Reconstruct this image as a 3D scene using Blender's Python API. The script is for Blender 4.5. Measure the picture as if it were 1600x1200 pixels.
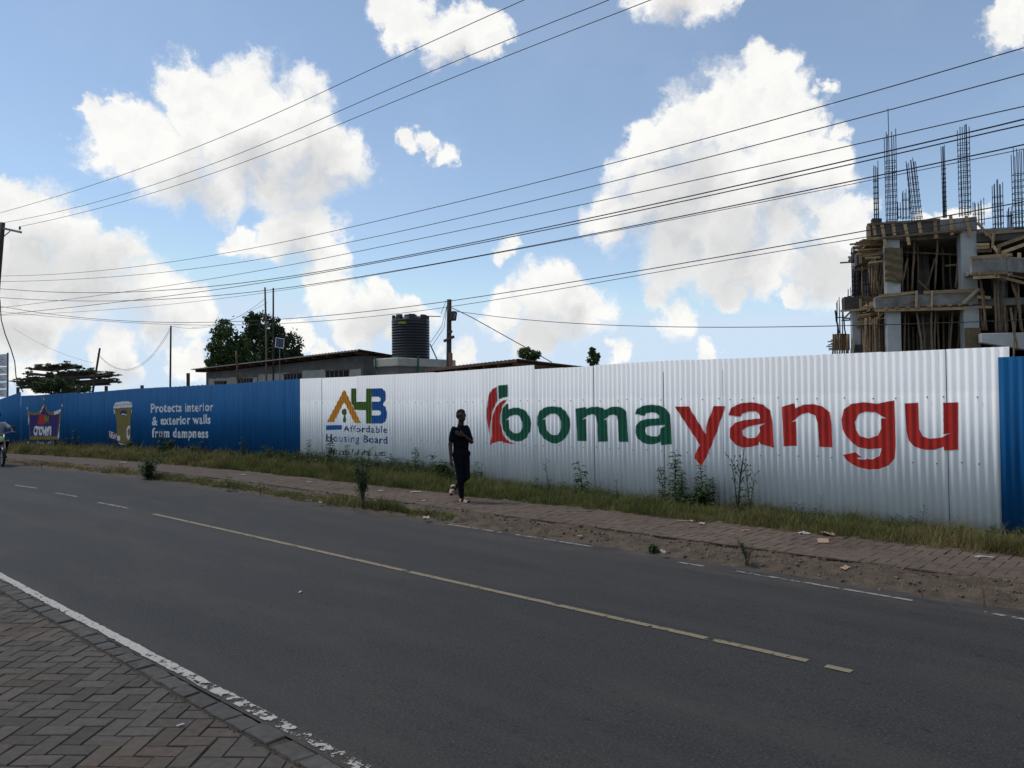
import bpy, bmesh, math, random
import numpy as np
from math import sin, cos, radians, pi, atan2, sqrt
from mathutils import Vector, Matrix, noise
from mathutils.geometry import tessellate_polygon

for o in list(bpy.data.objects): bpy.data.objects.remove(o)
SC = bpy.context.scene
COL = SC.collection
rnd = random.Random(11)

# ------------------------------------------------------------------ camera
FPX = 1200.0; CAMH = 1.95
PITCH = radians(1.21); ROLL = radians(-0.6)
cam_d = bpy.data.cameras.new('camera'); cam = bpy.data.objects.new('camera', cam_d); COL.objects.link(cam)
cam_d.sensor_width = 36; cam_d.lens = 36*FPX/1600; cam_d.clip_start = .05; cam_d.clip_end = 3000
_F = Vector((0, cos(PITCH), sin(PITCH))); _R = Vector((1, 0, 0)); _U = Vector((0, -sin(PITCH), cos(PITCH)))
_X = cos(ROLL)*_R + sin(ROLL)*_U; _Y = -sin(ROLL)*_R + cos(ROLL)*_U
cam.matrix_world = Matrix(((_X.x, _Y.x, -_F.x, 0), (_X.y, _Y.y, -_F.y, 0), (_X.z, _Y.z, -_F.z, CAMH), (0, 0, 0, 1)))
SC.camera = cam

def ray(x, y):
    """direction of a photograph pixel (1600x1200)"""
    return _F + _X*((x-800)/FPX) + _Y*((600-y)/FPX)

# ------------------------------------------------------------------ world, sun, exposure
SUN_AZ = radians(-74); SUN_EL = radians(58)       # azimuth from +Y, negative = left
SKY_STRENGTH = .14; CLOUD_HI = 7.1; CLOUD_LO = 4.7
w = bpy.data.worlds.new('World'); SC.world = w; w.use_nodes = True
wt = w.node_tree; wt.nodes.clear()

def new(nt, t, **kw):
    n = nt.nodes.new(t)
    for k, v in kw.items(): setattr(n, k, v)
    return n
def setin(n, **kw):
    for k, v in kw.items():
        n.inputs[k.replace('_', ' ')].default_value = v

BLOBS = [  # clouds in the sky: centre and radius as seen in the photograph
 (300,175,72),(372,160,66),(205,205,72),(165,190,48),(150,165,30),(178,150,26),(350,220,105),(450,215,92),(518,245,60),(475,255,70),(340,280,58),(430,285,62),(490,285,55),(270,260,70),
 (480,362,58),(445,375,50),(378,374,34),(520,395,40),
 (640,35,52),(700,62,52),(745,55,46),(605,8,36),(775,70,26),
 (640,222,22),(668,240,22),(692,256,24),(625,215,14),
 (1195,105,48),(1185,90,34),(1110,185,84),(1205,190,84),(1060,205,58),(1262,180,50),(1282,150,32),(1130,280,110),(1230,270,88),(1040,330,104),(1130,355,112),(1235,340,80),(1295,260,54),(1010,240,44),(960,345,55),(1050,395,72),(1200,415,66),(1290,420,60),(1330,360,60),(1320,210,30),
 (40,335,62),(90,375,78),(165,400,58),(30,410,92),(120,430,86),(225,455,66),(285,480,56),(30,515,58),(245,510,46),(5,300,40),(60,470,60),
 (590,470,48),(645,482,46),(520,438,52),(570,505,40),(610,440,26),
 (850,468,58),(905,495,50),(800,485,42),(806,390,24),(792,400,22),(840,525,42),
 (1050,-4,50),(1100,-10,54),(1135,0,42),(1005,0,38),(1590,40,46),(1610,10,50),
 (1028,455,30),(1052,492,36),(1135,460,26),(1252,465,22),(1100,542,28),(1070,495,26),
 (300,560,42),(165,552,46),(60,590,40),(730,545,26),(958,552,24),(470,520,30),(1500,345,26),(1455,350,22),(520,560,30)]
def px_dir(x, y): return ray(x, y).normalized()

SHADE = [(475,290,80),(300,300,60),(390,265,55),(1050,375,95),(1150,400,85),(1235,330,70),(1080,290,70),(1290,430,55),(50,425,85),(130,440,85),(60,395,60),(30,525,45),(205,490,45),
 (600,500,42),(850,525,50),(885,505,40),(480,398,42),(720,92,36),(1060,22,40),(655,500,36),(250,515,36),(165,575,36)]
def wn(op, a, b=None, c=None):
    n = new(wt, 'ShaderNodeMath', operation=op)
    for i, v in enumerate((a, b, c)):
        if v is None: continue
        if isinstance(v, (int, float)): n.inputs[i].default_value = v
        else: wt.links.new(v, n.inputs[i])
    return n.outputs[0]
def wv(op, a, b=None, s=None):
    n = new(wt, 'ShaderNodeVectorMath', operation=op)
    for i, v in enumerate((a, b)):
        if v is None: continue
        if isinstance(v, (tuple, Vector)): n.inputs[i].default_value = v
        else: wt.links.new(v, n.inputs[i])
    if s is not None: n.inputs['Scale'].default_value = s
    return n.outputs['Value'] if op in ('DISTANCE', 'DOT_PRODUCT') else n.outputs[0]
def wnoise(vec, scale, detail, rough, lac=2.0):
    n = new(wt, 'ShaderNodeTexNoise'); setin(n, Scale=scale, Detail=detail, Roughness=rough, Lacunarity=lac); wt.links.new(vec, n.inputs['Vector']); return n
def wmap(v, a, b, c=0.0, d=1.0, smooth=True):
    n = new(wt, 'ShaderNodeMapRange'); n.interpolation_type = 'SMOOTHSTEP' if smooth else 'LINEAR'; wt.links.new(v, n.inputs['Value'])
    for k, q in zip(('From Min', 'From Max', 'To Min', 'To Max'), (a, b, c, d)): n.inputs[k].default_value = q
    return n.outputs[0]
def wmix(f, A, B):
    n = new(wt, 'ShaderNodeMix', data_type='RGBA')
    for k, q in ((0, f), ('A', A), ('B', B)):
        if isinstance(q, (tuple, int, float)): n.inputs[k].default_value = q
        else: wt.links.new(q, n.inputs[k])
    return n.outputs['Result']
tc = new(wt, 'ShaderNodeTexCoord'); VEC = tc.outputs['Generated']
sky = new(wt, 'ShaderNodeTexSky', sky_type='NISHITA'); sky.sun_disc = False
sky.sun_elevation = SUN_EL; sky.sun_rotation = SUN_AZ; sky.altitude = 1600; sky.air_density = 1.0; sky.dust_density = .35; sky.ozone_density = 1.2
warp_n = wnoise(VEC, 6.5, 3.0, .5)
warp2_n = wnoise(VEC, 26.0, 6.0, .66)
wp = wv('ADD', VEC, wv('SCALE', wv('SUBTRACT', warp_n.outputs['Color'], (.5, .5, .5)), None, .075))
wp = wv('ADD', wp, wv('SCALE', wv('SUBTRACT', warp2_n.outputs['Color'], (.5, .5, .5)), None, .052))
bil = wnoise(wp, 17.0, 7.0, .58).outputs['Fac']
bil_up = wnoise(wv('ADD', wp, (-.006, .0, .016)), 17.0, 4.0, .55).outputs['Fac']
# thin veil of haze between the clouds
veil_n = wnoise(wp, 5.0, 5.0, .55).outputs['Fac']
skb = new(wt, 'ShaderNodeMix', data_type='RGBA', blend_type='MULTIPLY'); skb.inputs[0].default_value = 1; wt.links.new(sky.outputs[0], skb.inputs['A']); skb.inputs['B'].default_value = (1.24, 1.18, 1.08, 1)
skd = new(wt, 'ShaderNodeMix', data_type='RGBA', blend_type='DARKEN'); skd.inputs[0].default_value = 1; wt.links.new(skb.outputs['Result'], skd.inputs['A']); skd.inputs['B'].default_value = (4.5, 5.5, 6.6, 1)
VEIL = wmix(wmap(veil_n, .45, .75, .12, .22), skd.outputs['Result'], (4.0, 5.0, 6.4, 1))
def blob_chain(lst, k=1.1):
    acc = None
    for (bx_, by_, br_) in lst:
        c0 = px_dir(bx_, by_); r0 = ((px_dir(bx_+br_, by_)-c0).length + (px_dir(bx_, by_+br_)-c0).length)/2
        v = wn('MULTIPLY_ADD', wv('DISTANCE', wp, c0), -1/(r0*k), 1.0)
        acc = v if acc is None else wn('SMOOTH_MAX', acc, v, .10)
    return acc
def cloud_bg(D, S):
    D = wn('MULTIPLY_ADD', wn('SUBTRACT', bil, .5), 1.55, wn('MAXIMUM', D, -.9))
    rel = wmap(wn('SUBTRACT', bil_up, bil), -.10, .14)                  # billows: tops bright, undersides grey
    sm_ = wmap(S, -.25, .8)
    shade = wn('ADD', wn('MULTIPLY', sm_, .75), wn('MULTIPLY', rel, .24))
    alpha = wmap(wn('DIVIDE', D, wn('MULTIPLY_ADD', sm_, .32, .38)), -.12, 1.0)
    alpha = wn('MULTIPLY', alpha, .97)
    col = wmix(wn('MINIMUM', shade, 1.0), (CLOUD_HI*1.01, CLOUD_HI*1.0, CLOUD_HI*.97, 1), (CLOUD_LO*1.0, CLOUD_LO*1.0, CLOUD_LO*1.01, 1))
    b_ = new(wt, 'ShaderNodeBackground'); wt.links.new(wmix(alpha, VEIL, col), b_.inputs[0]); b_.inputs[1].default_value = SKY_STRENGTH
    return b_
half = lambda lst, side: [q for q in lst if (q[0]-800)*side > -q[2]*1.6]
bgL = cloud_bg(blob_chain(half(BLOBS, -1)), blob_chain(half(SHADE, -1)))
bgR = cloud_bg(blob_chain(half(BLOBS, 1)), blob_chain(half(SHADE, 1)))
# the rest of the sky, outside this view, goes on with clouds of the same kind
gen = wn('MULTIPLY_ADD', wnoise(wp, 2.6, 2.0, .5).outputs['Fac'], 4.2, -2.45)
bgO = cloud_bg(gen, wn('MULTIPLY_ADD', gen, 1.0, -.35))
mixLR = new(wt, 'ShaderNodeMixShader'); wt.links.new(wn('GREATER_THAN', wv('DOT_PRODUCT', VEC, tuple(_X)), 0.0), mixLR.inputs[0])
wt.links.new(bgL.outputs[0], mixLR.inputs[1]); wt.links.new(bgR.outputs[0], mixLR.inputs[2])
mixO = new(wt, 'ShaderNodeMixShader'); wt.links.new(wn('GREATER_THAN', wv('DOT_PRODUCT', VEC, tuple(_F)), .70), mixO.inputs[0])
wt.links.new(bgO.outputs[0], mixO.inputs[1]); wt.links.new(mixLR.outputs[0], mixO.inputs[2])
wo = new(wt, 'ShaderNodeOutputWorld'); wt.links.new(mixO.outputs[0], wo.inputs[0])
w.cycles.sampling_method = 'MANUAL'; w.cycles.sample_map_resolution = 512
SC.cycles.max_bounces = 6; SC.cycles.diffuse_bounces = 3; SC.cycles.glossy_bounces = 2; SC.cycles.transparent_max_bounces = 12

sl = bpy.data.lights.new('sun', 'SUN'); sl.energy = 2.0; sl.angle = radians(10); sl.color = (1, .92, .80)
so = bpy.data.objects.new('sun', sl); COL.objects.link(so)
sdir = Vector((sin(SUN_AZ)*cos(SUN_EL), cos(SUN_AZ)*cos(SUN_EL), sin(SUN_EL)))
so.rotation_euler = (-sdir).to_track_quat('-Z', 'Y').to_euler(); so.location = sdir*200
SC.view_settings.view_transform = 'Standard'; SC.view_settings.look = 'None'
SC.view_settings.exposure = 0.0; SC.view_settings.gamma = 1.0

# ------------------------------------------------------------------ the street's own coordinates: s along, t across, bending after S0
AZ = radians(47.0); S0 = 17.5; RAD = 78.0; TREF = 7.4
DV = Vector((-sin(AZ), cos(AZ), 0)); NV = Vector((cos(AZ), sin(AZ), 0))
def pos(s, t, z=0.0):
    if s <= S0: p = DV*s + NV*t
    else:
        ph = (s-S0)/RAD
        p = DV*S0 + NV*(TREF-RAD) + (NV*cos(ph) + DV*sin(ph))*(t-TREF+RAD)
    return Vector((p.x, p.y, z))
def heading(s):
    if s <= S0: return DV.copy()
    ph = (s-S0)/RAD
    return DV*cos(ph) - NV*sin(ph)
def st_of(x, y):
    p = Vector((x, y, 0)); s = p.dot(DV); t = p.dot(NV)
    if s <= S0: return s, t
    a = s-S0; b = t-(TREF-RAD)
    return S0+RAD*atan2(a, b), sqrt(a*a+b*b)+TREF-RAD
def gnd(x, y, z=0.0):
    r = ray(x, y); k = (z-CAMH)/r.z
    return Vector((r.x*k, r.y*k, z))
def wall(x, y, t):
    """street coordinate s and height z where a pixel's ray meets the vertical surface at t"""
    r = ray(x, y); az = atan2(r.x, r.y); lo, hi = -30.0, 110.0
    for _ in range(44):
        m = (lo+hi)/2; q = pos(m, t)
        if atan2(q.x, q.y) > az: lo = m
        else: hi = m
    q = pos(lo, t)
    return lo, CAMH + q.y/r.y*r.z
def on_wall(x, y, t):
    s, z = wall(x, y, t); return pos(s, t, z)
def at(x, y, Y):
    r = ray(x, y); k = Y/r.y
    return Vector((r.x*k, Y, CAMH+r.z*k))

# ------------------------------------------------------------------ materials
MATS = {}
def mat(name, col, rough=.8, var=.2, scale=4.0, bump=0.0, bscale=30.0, metal=0.0, spec=.3, col2=None, detail=6.0, attr=None, trans=0.0, rand=0.0, bdist=.02):
    if name in MATS: return MATS[name]
    m = bpy.data.materials.new(name); m.use_nodes = True; nt = m.node_tree; L = nt.links
    b = nt.nodes['Principled BSDF']; b.inputs['Roughness'].default_value = rough; b.inputs['Metallic'].default_value = metal
    b.inputs['Specular IOR Level'].default_value = spec
    t = new(nt, 'ShaderNodeTexCoord')
    nz = new(nt, 'ShaderNodeTexNoise'); setin(nz, Scale=scale, Detail=detail, Roughness=.6); L.new(t.outputs['Object'], nz.inputs['Vector'])
    mr = new(nt, 'ShaderNodeMapRange'); L.new(nz.outputs['Fac'], mr.inputs['Value']); mr.inputs['From Min'].default_value = .3; mr.inputs['From Max'].default_value = .7
    mi = new(nt, 'ShaderNodeMix', data_type='RGBA'); L.new(mr.outputs[0], mi.inputs[0])
    c = Vector(col[:3]); c2 = Vector(col2[:3]) if col2 else c*(1+var)
    c1 = c if col2 else c*(1-var)
    mi.inputs['A'].default_value = (*c1, 1); mi.inputs['B'].default_value = (*c2, 1)
    out = mi.outputs['Result']
    if attr:
        at_ = new(nt, 'ShaderNodeAttribute', attribute_name=attr)
        mu = new(nt, 'ShaderNodeMix', data_type='RGBA', blend_type='MULTIPLY'); mu.inputs[0].default_value = 1
        L.new(out, mu.inputs['A']); L.new(at_.outputs['Color'], mu.inputs['B']); out = mu.outputs['Result']
    if rand:
        oi = new(nt, 'ShaderNodeObjectInfo'); m2 = new(nt, 'ShaderNodeMapRange'); L.new(oi.outputs['Random'], m2.inputs['Value'])
        m2.inputs['To Min'].default_value = 1-rand; m2.inputs['To Max'].default_value = 1+rand
        vs = new(nt, 'ShaderNodeVectorMath', operation='SCALE'); L.new(out, vs.inputs[0]); L.new(m2.outputs[0], vs.inputs['Scale']); out = vs.outputs[0]
    L.new(out, b.inputs['Base Color'])
    if bump:
        n2 = new(nt, 'ShaderNodeTexNoise'); setin(n2, Scale=bscale, Detail=5.0, Roughness=.6); L.new(t.outputs['Object'], n2.inputs['Vector'])
        bp = new(nt, 'ShaderNodeBump'); bp.inputs['Strength'].default_value = bump; bp.inputs['Distance'].default_value = bdist
        L.new(n2.outputs['Fac'], bp.inputs['Height']); L.new(bp.outputs[0], b.inputs['Normal'])
    if trans:
        tr = new(nt, 'ShaderNodeBsdfTranslucent'); L.new(out, tr.inputs['Color'])
        ms = new(nt, 'ShaderNodeMixShader'); ms.inputs[0].default_value = trans
        o = nt.nodes['Material Output']; L.new(b.outputs[0], ms.inputs[1]); L.new(tr.outputs[0], ms.inputs[2]); L.new(ms.outputs[0], o.inputs['Surface'])
    MATS[name] = m
    return m

# ------------------------------------------------------------------ objects
WOFF = {}
def tag(o, label=None, cat=None, group=None, kind=None):
    if label: o['label'] = label
    if cat: o['category'] = cat
    if group: o['group'] = group
    if kind: o['kind'] = kind
    return o
def empty(name, loc, label=None, cat=None, group=None, rz=0.0):
    o = bpy.data.objects.new(name, None); COL.objects.link(o); o.location = loc; o.rotation_euler = (0, 0, rz); o.empty_display_size = .2
    M = Matrix.Translation(Vector(loc)) @ Matrix.Rotation(rz, 4, 'Z'); WOFF[o.name] = M
    return tag(o, label, cat, group)
def link(name, me, m, parent=None):
    o = bpy.data.objects.new(name, me); COL.objects.link(o)
    if m is not None and not me.materials: me.materials.append(m)
    if parent is not None:
        o.parent = parent; WOFF[o.name] = WOFF.get(parent.name, Matrix.Identity(4))
    return o
class MB:
    """collects shapes in world coordinates; build() links them as one mesh object"""
    def __init__(s): s.v = []; s.f = []; s.c = []; s.cur = None
    def add(s, vs, fs):
        o = len(s.v); s.v += [tuple(p) for p in vs]; s.f += [tuple(i+o for i in f) for f in fs]
        if s.cur is not None: s.c += [s.cur]*len(vs)
        return s
    def box(s, c, size, M=None):
        x, y, z = size[0]/2, size[1]/2, size[2]/2
        P = [Vector(p) for p in ((-x,-y,-z),(x,-y,-z),(x,y,-z),(-x,y,-z),(-x,-y,z),(x,-y,z),(x,y,z),(-x,y,z))]
        if M is not None: P = [M @ p for p in P]
        return s.add([p+Vector(c) for p in P], [(0,3,2,1),(4,5,6,7),(0,1,5,4),(1,2,6,5),(2,3,7,6),(3,0,4,7)])
    def hexa(s, P): return s.add(P, [(0,3,2,1),(4,5,6,7),(0,1,5,4),(1,2,6,5),(2,3,7,6),(3,0,4,7)])
    def beam(s, a, b, w_, h_, up=(0, 0, 1)):
        a, b = Vector(a), Vector(b); d = (b-a).normalized(); x = d.cross(Vector(up))
        if x.length < 1e-4: x = d.cross(Vector((1, 0, 0)))
        x.normalize(); y = x.cross(d)
        P = []
        for p in (a, b):
            for (i, j) in ((-1,-1),(1,-1),(1,1),(-1,1)): P.append(p+x*i*w_/2+y*j*h_/2)
        return s.hexa(P)
    def tube(s, pts, r, n=6, cap=True):
        pts = [Vector(p) for p in pts]; k = len(pts); rs = r if isinstance(r, (list, tuple)) else [r]*k
        V = []; Fc = []; up = None
        for i, p in enumerate(pts):
            d = (pts[min(i+1, k-1)]-pts[max(i-1, 0)])
            d = d.normalized() if d.length > 1e-9 else Vector((0, 0, 1))
            if up is None or abs(up.dot(d)) > .95: up = Vector((1, 0, 0)) if abs(d.x) < .8 else Vector((0, 1, 0))
            x = (up - d*up.dot(d)).normalized(); y = d.cross(x); up = x
            for j in range(n):
                a = 2*pi*j/n; V.append(p+(x*cos(a)+y*sin(a))*rs[i])
        for i in range(k-1):
            for j in range(n):
                Fc.append((i*n+j, i*n+(j+1)%n, (i+1)*n+(j+1)%n, (i+1)*n+j))
        if cap: Fc.append(tuple(range(n-1, -1, -1))); Fc.append(tuple((k-1)*n+j for j in range(n)))
        return s.add(V, Fc)
    def lathe(s, c, prof, n=24, axis=None):
        V = []; Fc = []
        M = Matrix.Identity(3) if axis is None else Vector((0, 0, 1)).rotation_difference(Vector(axis)).to_matrix()
        for (r, z) in prof:
            for j in range(n):
                a = 2*pi*j/n; V.append(Vector(c)+M @ Vector((r*cos(a), r*sin(a), z)))
        for i in range(len(prof)-1):
            for j in range(n): Fc.append((i*n+j, i*n+(j+1)%n, (i+1)*n+(j+1)%n, (i+1)*n+j))
        Fc.append(tuple(range(n-1, -1, -1))); Fc.append(tuple((len(prof)-1)*n+j for j in range(n)))
        return s.add(V, Fc)
    def capsule(s, a, b, ra, rb, n=12):
        a, b = Vector(a), Vector(b); d = b-a; L = d.length
        if L < 1e-5: d = Vector((0, 0, 1))
        d.normalize(); pr = []
        for i in range(5): t = -pi/2+pi/2*i/4; pr.append((max(.0005, ra*cos(t)), ra*sin(t)))
        for i in range(5): t = pi/2*i/4; pr.append((max(.0005, rb*cos(t)), L+rb*sin(t)))
        return s.lathe(a, pr, n, d)
    def ball(s, c, r, n=14):
        rx = r if isinstance(r, (tuple, list)) else (r, r, r); V = []; Fc = []; m = n//2
        for i in range(m+1):
            t = -pi/2+pi*i/m
            for j in range(n):
                a = 2*pi*j/n; V.append(Vector(c)+Vector((max(.002, cos(t))*cos(a)*rx[0], max(.002, cos(t))*sin(a)*rx[1], sin(t)*rx[2])))
        for i in range(m):
            for j in range(n): Fc.append((i*n+j, i*n+(j+1)%n, (i+1)*n+(j+1)%n, (i+1)*n+j))
        Fc.append(tuple(range(n-1, -1, -1))); Fc.append(tuple(m*n+j for j in range(n)))
        return s.add(V, Fc)
    def mesh(s, name, inv=None):
        me = bpy.data.meshes.new(name)
        vs = s.v if inv is None else [inv @ Vector(p) for p in s.v]
        me.from_pydata(vs, [], s.f)
        if s.c:
            ca = me.color_attributes.new('col', 'FLOAT_COLOR', 'POINT')
            ca.data.foreach_set('color', np.array([(*c[:3], 1.0) for c in s.c], dtype=np.float32).ravel())
        me.update(); return me
    def build(s, name, m, parent=None, smooth=False, bevel=0.0):
        inv = None
        if parent is not None and parent.name in WOFF: inv = WOFF[parent.name].inverted()
        me = s.mesh(name, inv)
        if smooth: me.shade_smooth()
        o = link(name, me, m, parent)
        if bevel:
            b = o.modifiers.new('bevel', 'BEVEL'); b.width = bevel; b.segments = 1; b.limit_method = 'ANGLE'
        return o
def big_mesh(name, V, Fq, m, cols=None, parent=None):
    """numpy arrays -> mesh; Fq (n,k) faces of one size"""
    me = bpy.data.meshes.new(name); nv = len(V); nf, k = Fq.shape
    me.vertices.add(nv); me.vertices.foreach_set('co', V.astype(np.float32).ravel())
    me.loops.add(nf*k); me.loops.foreach_set('vertex_index', Fq.astype(np.int32).ravel())
    me.polygons.add(nf); me.polygons.foreach_set('loop_start', np.arange(0, nf*k, k, dtype=np.int32)); me.polygons.foreach_set('loop_total', np.full(nf, k, dtype=np.int32))
    if cols is not None:
        ca = me.color_attributes.new('col', 'FLOAT_COLOR', 'POINT')
        ca.data.foreach_set('color', np.concatenate([cols, np.ones((nv, 1))], 1).astype(np.float32).ravel())
    me.update(calc_edges=True); me.validate()
    return link(name, me, m, parent)
def fn(x, y=0.0, z=0.0): return noise.noise(Vector((x, y, z)))

# ================================================================== THE GROUND
T_PAV = 2.25      # near pavement ends
T_KERB = 2.415    # kerb stones end, asphalt begins
T_EDGE = 8.22     # far edge of the asphalt
T_FP0, T_FP1 = 9.17, 10.6   # far pavement
T_F = 12.44       # fence

def road_mat():
    m = bpy.data.materials.new('asphalt'); m.use_nodes = True; nt = m.node_tree; L = nt.links; b = nt.nodes['Principled BSDF']
    uv = new(nt, 'ShaderNodeUVMap', uv_map='st')
    def nz(scale, det, sx=1, sy=1, rough=.6):
        mp = new(nt, 'ShaderNodeMapping'); mp.inputs['Scale'].default_value = (sx, sy, 1); L.new(uv.outputs[0], mp.inputs[0])
        n = new(nt, 'ShaderNodeTexNoise'); setin(n, Scale=scale, Detail=det, Roughness=rough); L.new(mp.outputs[0], n.inputs['Vector']); return n.outputs['Fac']
    def mr(v, a, b_, c=0, d=1):
        n = new(nt, 'ShaderNodeMapRange'); L.new(v, n.inputs['Value'])
        for k, q in zip(('From Min', 'From Max', 'To Min', 'To Max'), (a, b_, c, d)): n.inputs[k].default_value = q
        return n.outputs[0]
    def mixc(f, A, B, bt='MIX'):
        n = new(nt, 'ShaderNodeMix', data_type='RGBA', blend_type=bt)
        for k, q in ((0, f), ('A', A), ('B', B)):
            if isinstance(q, (tuple, float, int)): n.inputs[k].default_value = q
            else: L.new(q, n.inputs[k])
        return n.outputs['Result']
    c = mixc(mr(nz(.55, 6, .25, 1), .35, .68), (.019, .0187, .0176, 1), (.028, .0267, .0245, 1))   # broad bands along the road
    c = mixc(mr(nz(1.3, 5, .3, 1), .48, .72, 0, .9), c, (.046, .039, .029, 1))                       # dusty patches
    c = mixc(mr(nz(6, 4, .9, 1.2), .63, .69, 0, .8), c, (.019, .019, .019, 1))              # dark oil and repair spots
    c = mixc(mr(nz(55, 3), .52, .72, 0, .85), c, (.082, .077, .070, 1))                        # aggregate
    c = mixc(mr(nz(42, 3, 1, 1.1), .54, .72, 0, .85), c, (.008, .008, .008, 1))
    c = mixc(mr(nz(11, 4, .8, 1.3), .60, .68, 0, .8), c, (.010, .010, .010, 1))               # dark pits
    c = mixc(mr(nz(.9, 4, .06, 1.2), .50, .66, 0, .6), c, (.042, .039, .035, 1))              # tyre tracks
    # fine cracks
    mp = new(nt, 'ShaderNodeMapping'); L.new(uv.outputs[0], mp.inputs[0])
    nn = new(nt, 'ShaderNodeTexNoise'); setin(nn, Scale=3.0, Detail=4.0); L.new(uv.outputs[0], nn.inputs['Vector'])
    vv = new(nt, 'ShaderNodeVectorMath', operation='MULTIPLY_ADD'); L.new(nn.outputs['Color'], vv.inputs[0]); vv.inputs[1].default_value = (.5, .5, 0); L.new(uv.outputs[0], vv.inputs[2])
    vo = new(nt, 'ShaderNodeTexVoronoi', feature='DISTANCE_TO_EDGE'); vo.inputs['Scale'].default_value = .55; L.new(vv.outputs[0], vo.inputs['Vector'])
    ck = mr(vo.outputs['Distance'], 0, .006, 1, 0)
    ckm = new(nt, 'ShaderNodeMath', operation='MULTIPLY'); L.new(ck, ckm.inputs[0]); L.new(mr(nz(.7, 3), .5, .62), ckm.inputs[1])
    ckh = new(nt, 'ShaderNodeMath', operation='MULTIPLY'); L.new(ckm.outputs[0], ckh.inputs[0]); ckh.inputs[1].default_value = .45
    c = mixc(ckh.outputs[0], c, (.02, .02, .02, 1))
    # dust near both edges
    sp = new(nt, 'ShaderNodeSeparateXYZ'); L.new(uv.outputs[0], sp.inputs[0])
    eg = new(nt, 'ShaderNodeMath', operation='ADD'); L.new(mr(sp.outputs['Y'], 7.5, 8.3, 0, .9), eg.inputs[0]); L.new(mr(sp.outputs['Y'], 2.3, 2.6, .4, 0), eg.inputs[1])
    em = new(nt, 'ShaderNodeMath', operation='MULTIPLY'); L.new(eg.outputs[0], em.inputs[0]); L.new(mr(nz(4, 5, .4, 1), .35, .65), em.inputs[1])
    c = mixc(em.outputs[0], c, (.085, .067, .052, 1))
    L.new(c, b.inputs['Base Color']); b.inputs['Roughness'].default_value = .78; b.inputs['Specular IOR Level'].default_value = .35
    bp = new(nt, 'ShaderNodeBump'); bp.inputs['Strength'].default_value = .8; bp.inputs['Distance'].default_value = .012
    L.new(nz(60, 5), bp.inputs['Height']); L.new(bp.outputs[0], b.inputs['Normal'])
    return m
def strip(name, t0, t1, s0, s1, ds, nt_, zf, m, tf=None):
    ns = int((s1-s0)/ds)+1; V = []; UV = []
    for i in range(ns):
        s = s0+(s1-s0)*i/(ns-1)
        for j in range(nt_):
            a = j/(nt_-1); t = t0+(t1-t0)*a
            if tf: t = tf(s, a, t)
            V.append(pos(s, t, zf(s, t))); UV.append((s, t))
    Fc = [(i*nt_+j, i*nt_+j+1, (i+1)*nt_+j+1, (i+1)*nt_+j) for i in range(ns-1) for j in range(nt_-1)]
    me = bpy.data.meshes.new(name); me.from_pydata(V, [], [f[::-1] for f in Fc])
    ul = me.uv_layers.new(name='st')
    li = np.empty(len(me.loops), np.int32); me.loops.foreach_get('vertex_index', li)
    ul.data.foreach_set('uv', np.array(UV, np.float32)[li].ravel())
    me.shade_smooth(); me.update()
    return tag(link(name, me, m), kind='structure')

m_soil = mat('soil', (.10, .075, .055), .95, scale=1.2, col2=(.17, .13, .095), bump=.8, bscale=14, bdist=.03)
m_yard = mat('yard_earth', (.11, .09, .06), .95, scale=.3, col2=(.10, .11, .05), bump=.5, bscale=6)
mb = MB(); mb.add([(-900, -500, -.16), (900, -500, -.16), (900, 1500, -.16), (-900, 1500, -.16)], [(0, 1, 2, 3)])
tag(mb.build('ground', m_yard), kind='structure')
m_road = road_mat()
strip('road', T_KERB-.02, T_EDGE+.25, -60, 120, 1.0, 9, lambda s, t: .012*fn(s*.15, t*.3), m_road)
m_bed = mat('joint_sand', (.052, .042, .031), .95, scale=9, var=.4, bump=.6, bscale=60)
strip('near_pavement', -12, T_KERB-.02, -60, 120, 2.0, 4, lambda s, t: -.008, m_bed)
m_dirt = mat('verge_soil', (.055, .041, .029), .95, scale=4.5, col2=(.135, .102, .074), bump=1.0, bscale=30, bdist=.03, detail=9)
def zd(s, t):
    a = (t-T_EDGE)/(T_FP0-T_EDGE)
    return .006+.035*max(0, min(1, a*3)) + .035*fn(s*2.1, t*3) + .03*fn(s*6, t*7) + .02*fn(s*15, t*15) if a > .06 else .006-.02*(.06-a)*10
strip('verge', T_EDGE-.08, T_FP0+.03, -30, 60, .06, 22, zd, m_dirt, tf=lambda s, a, t: t+(1-a)*(.11*fn(s*.9, 3.3)+.05*fn(s*4, 1.1)))
m_fpbase = mat('far_paving_base', (.078, .058, .044), .92, scale=2.2, col2=(.115, .088, .068), bump=.5, bscale=25)
strip('far_pavement', T_FP0, T_FP1+.1, -60, 90, 1.0, 3, lambda s, t: .052, m_fpbase)
m_bank = mat('bank_soil', (.05, .045, .025), .95, scale=2, col2=(.09, .075, .045), bump=.8, bscale=20, bdist=.04)
def zb(s, t):
    a = max(0, min(1, (t-T_FP1)/.5)); r = max(0, min(1, (s-8)/12))
    return .03 + a*(.02+.07*r)*(1+.5*fn(s*.8, t)) - .12*max(0, (t-11.2)/1.3)*(1-r)
strip('grass_bank', T_FP1+.02, 14.5, -30, 80, .5, 9, zb, m_bank)

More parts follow.
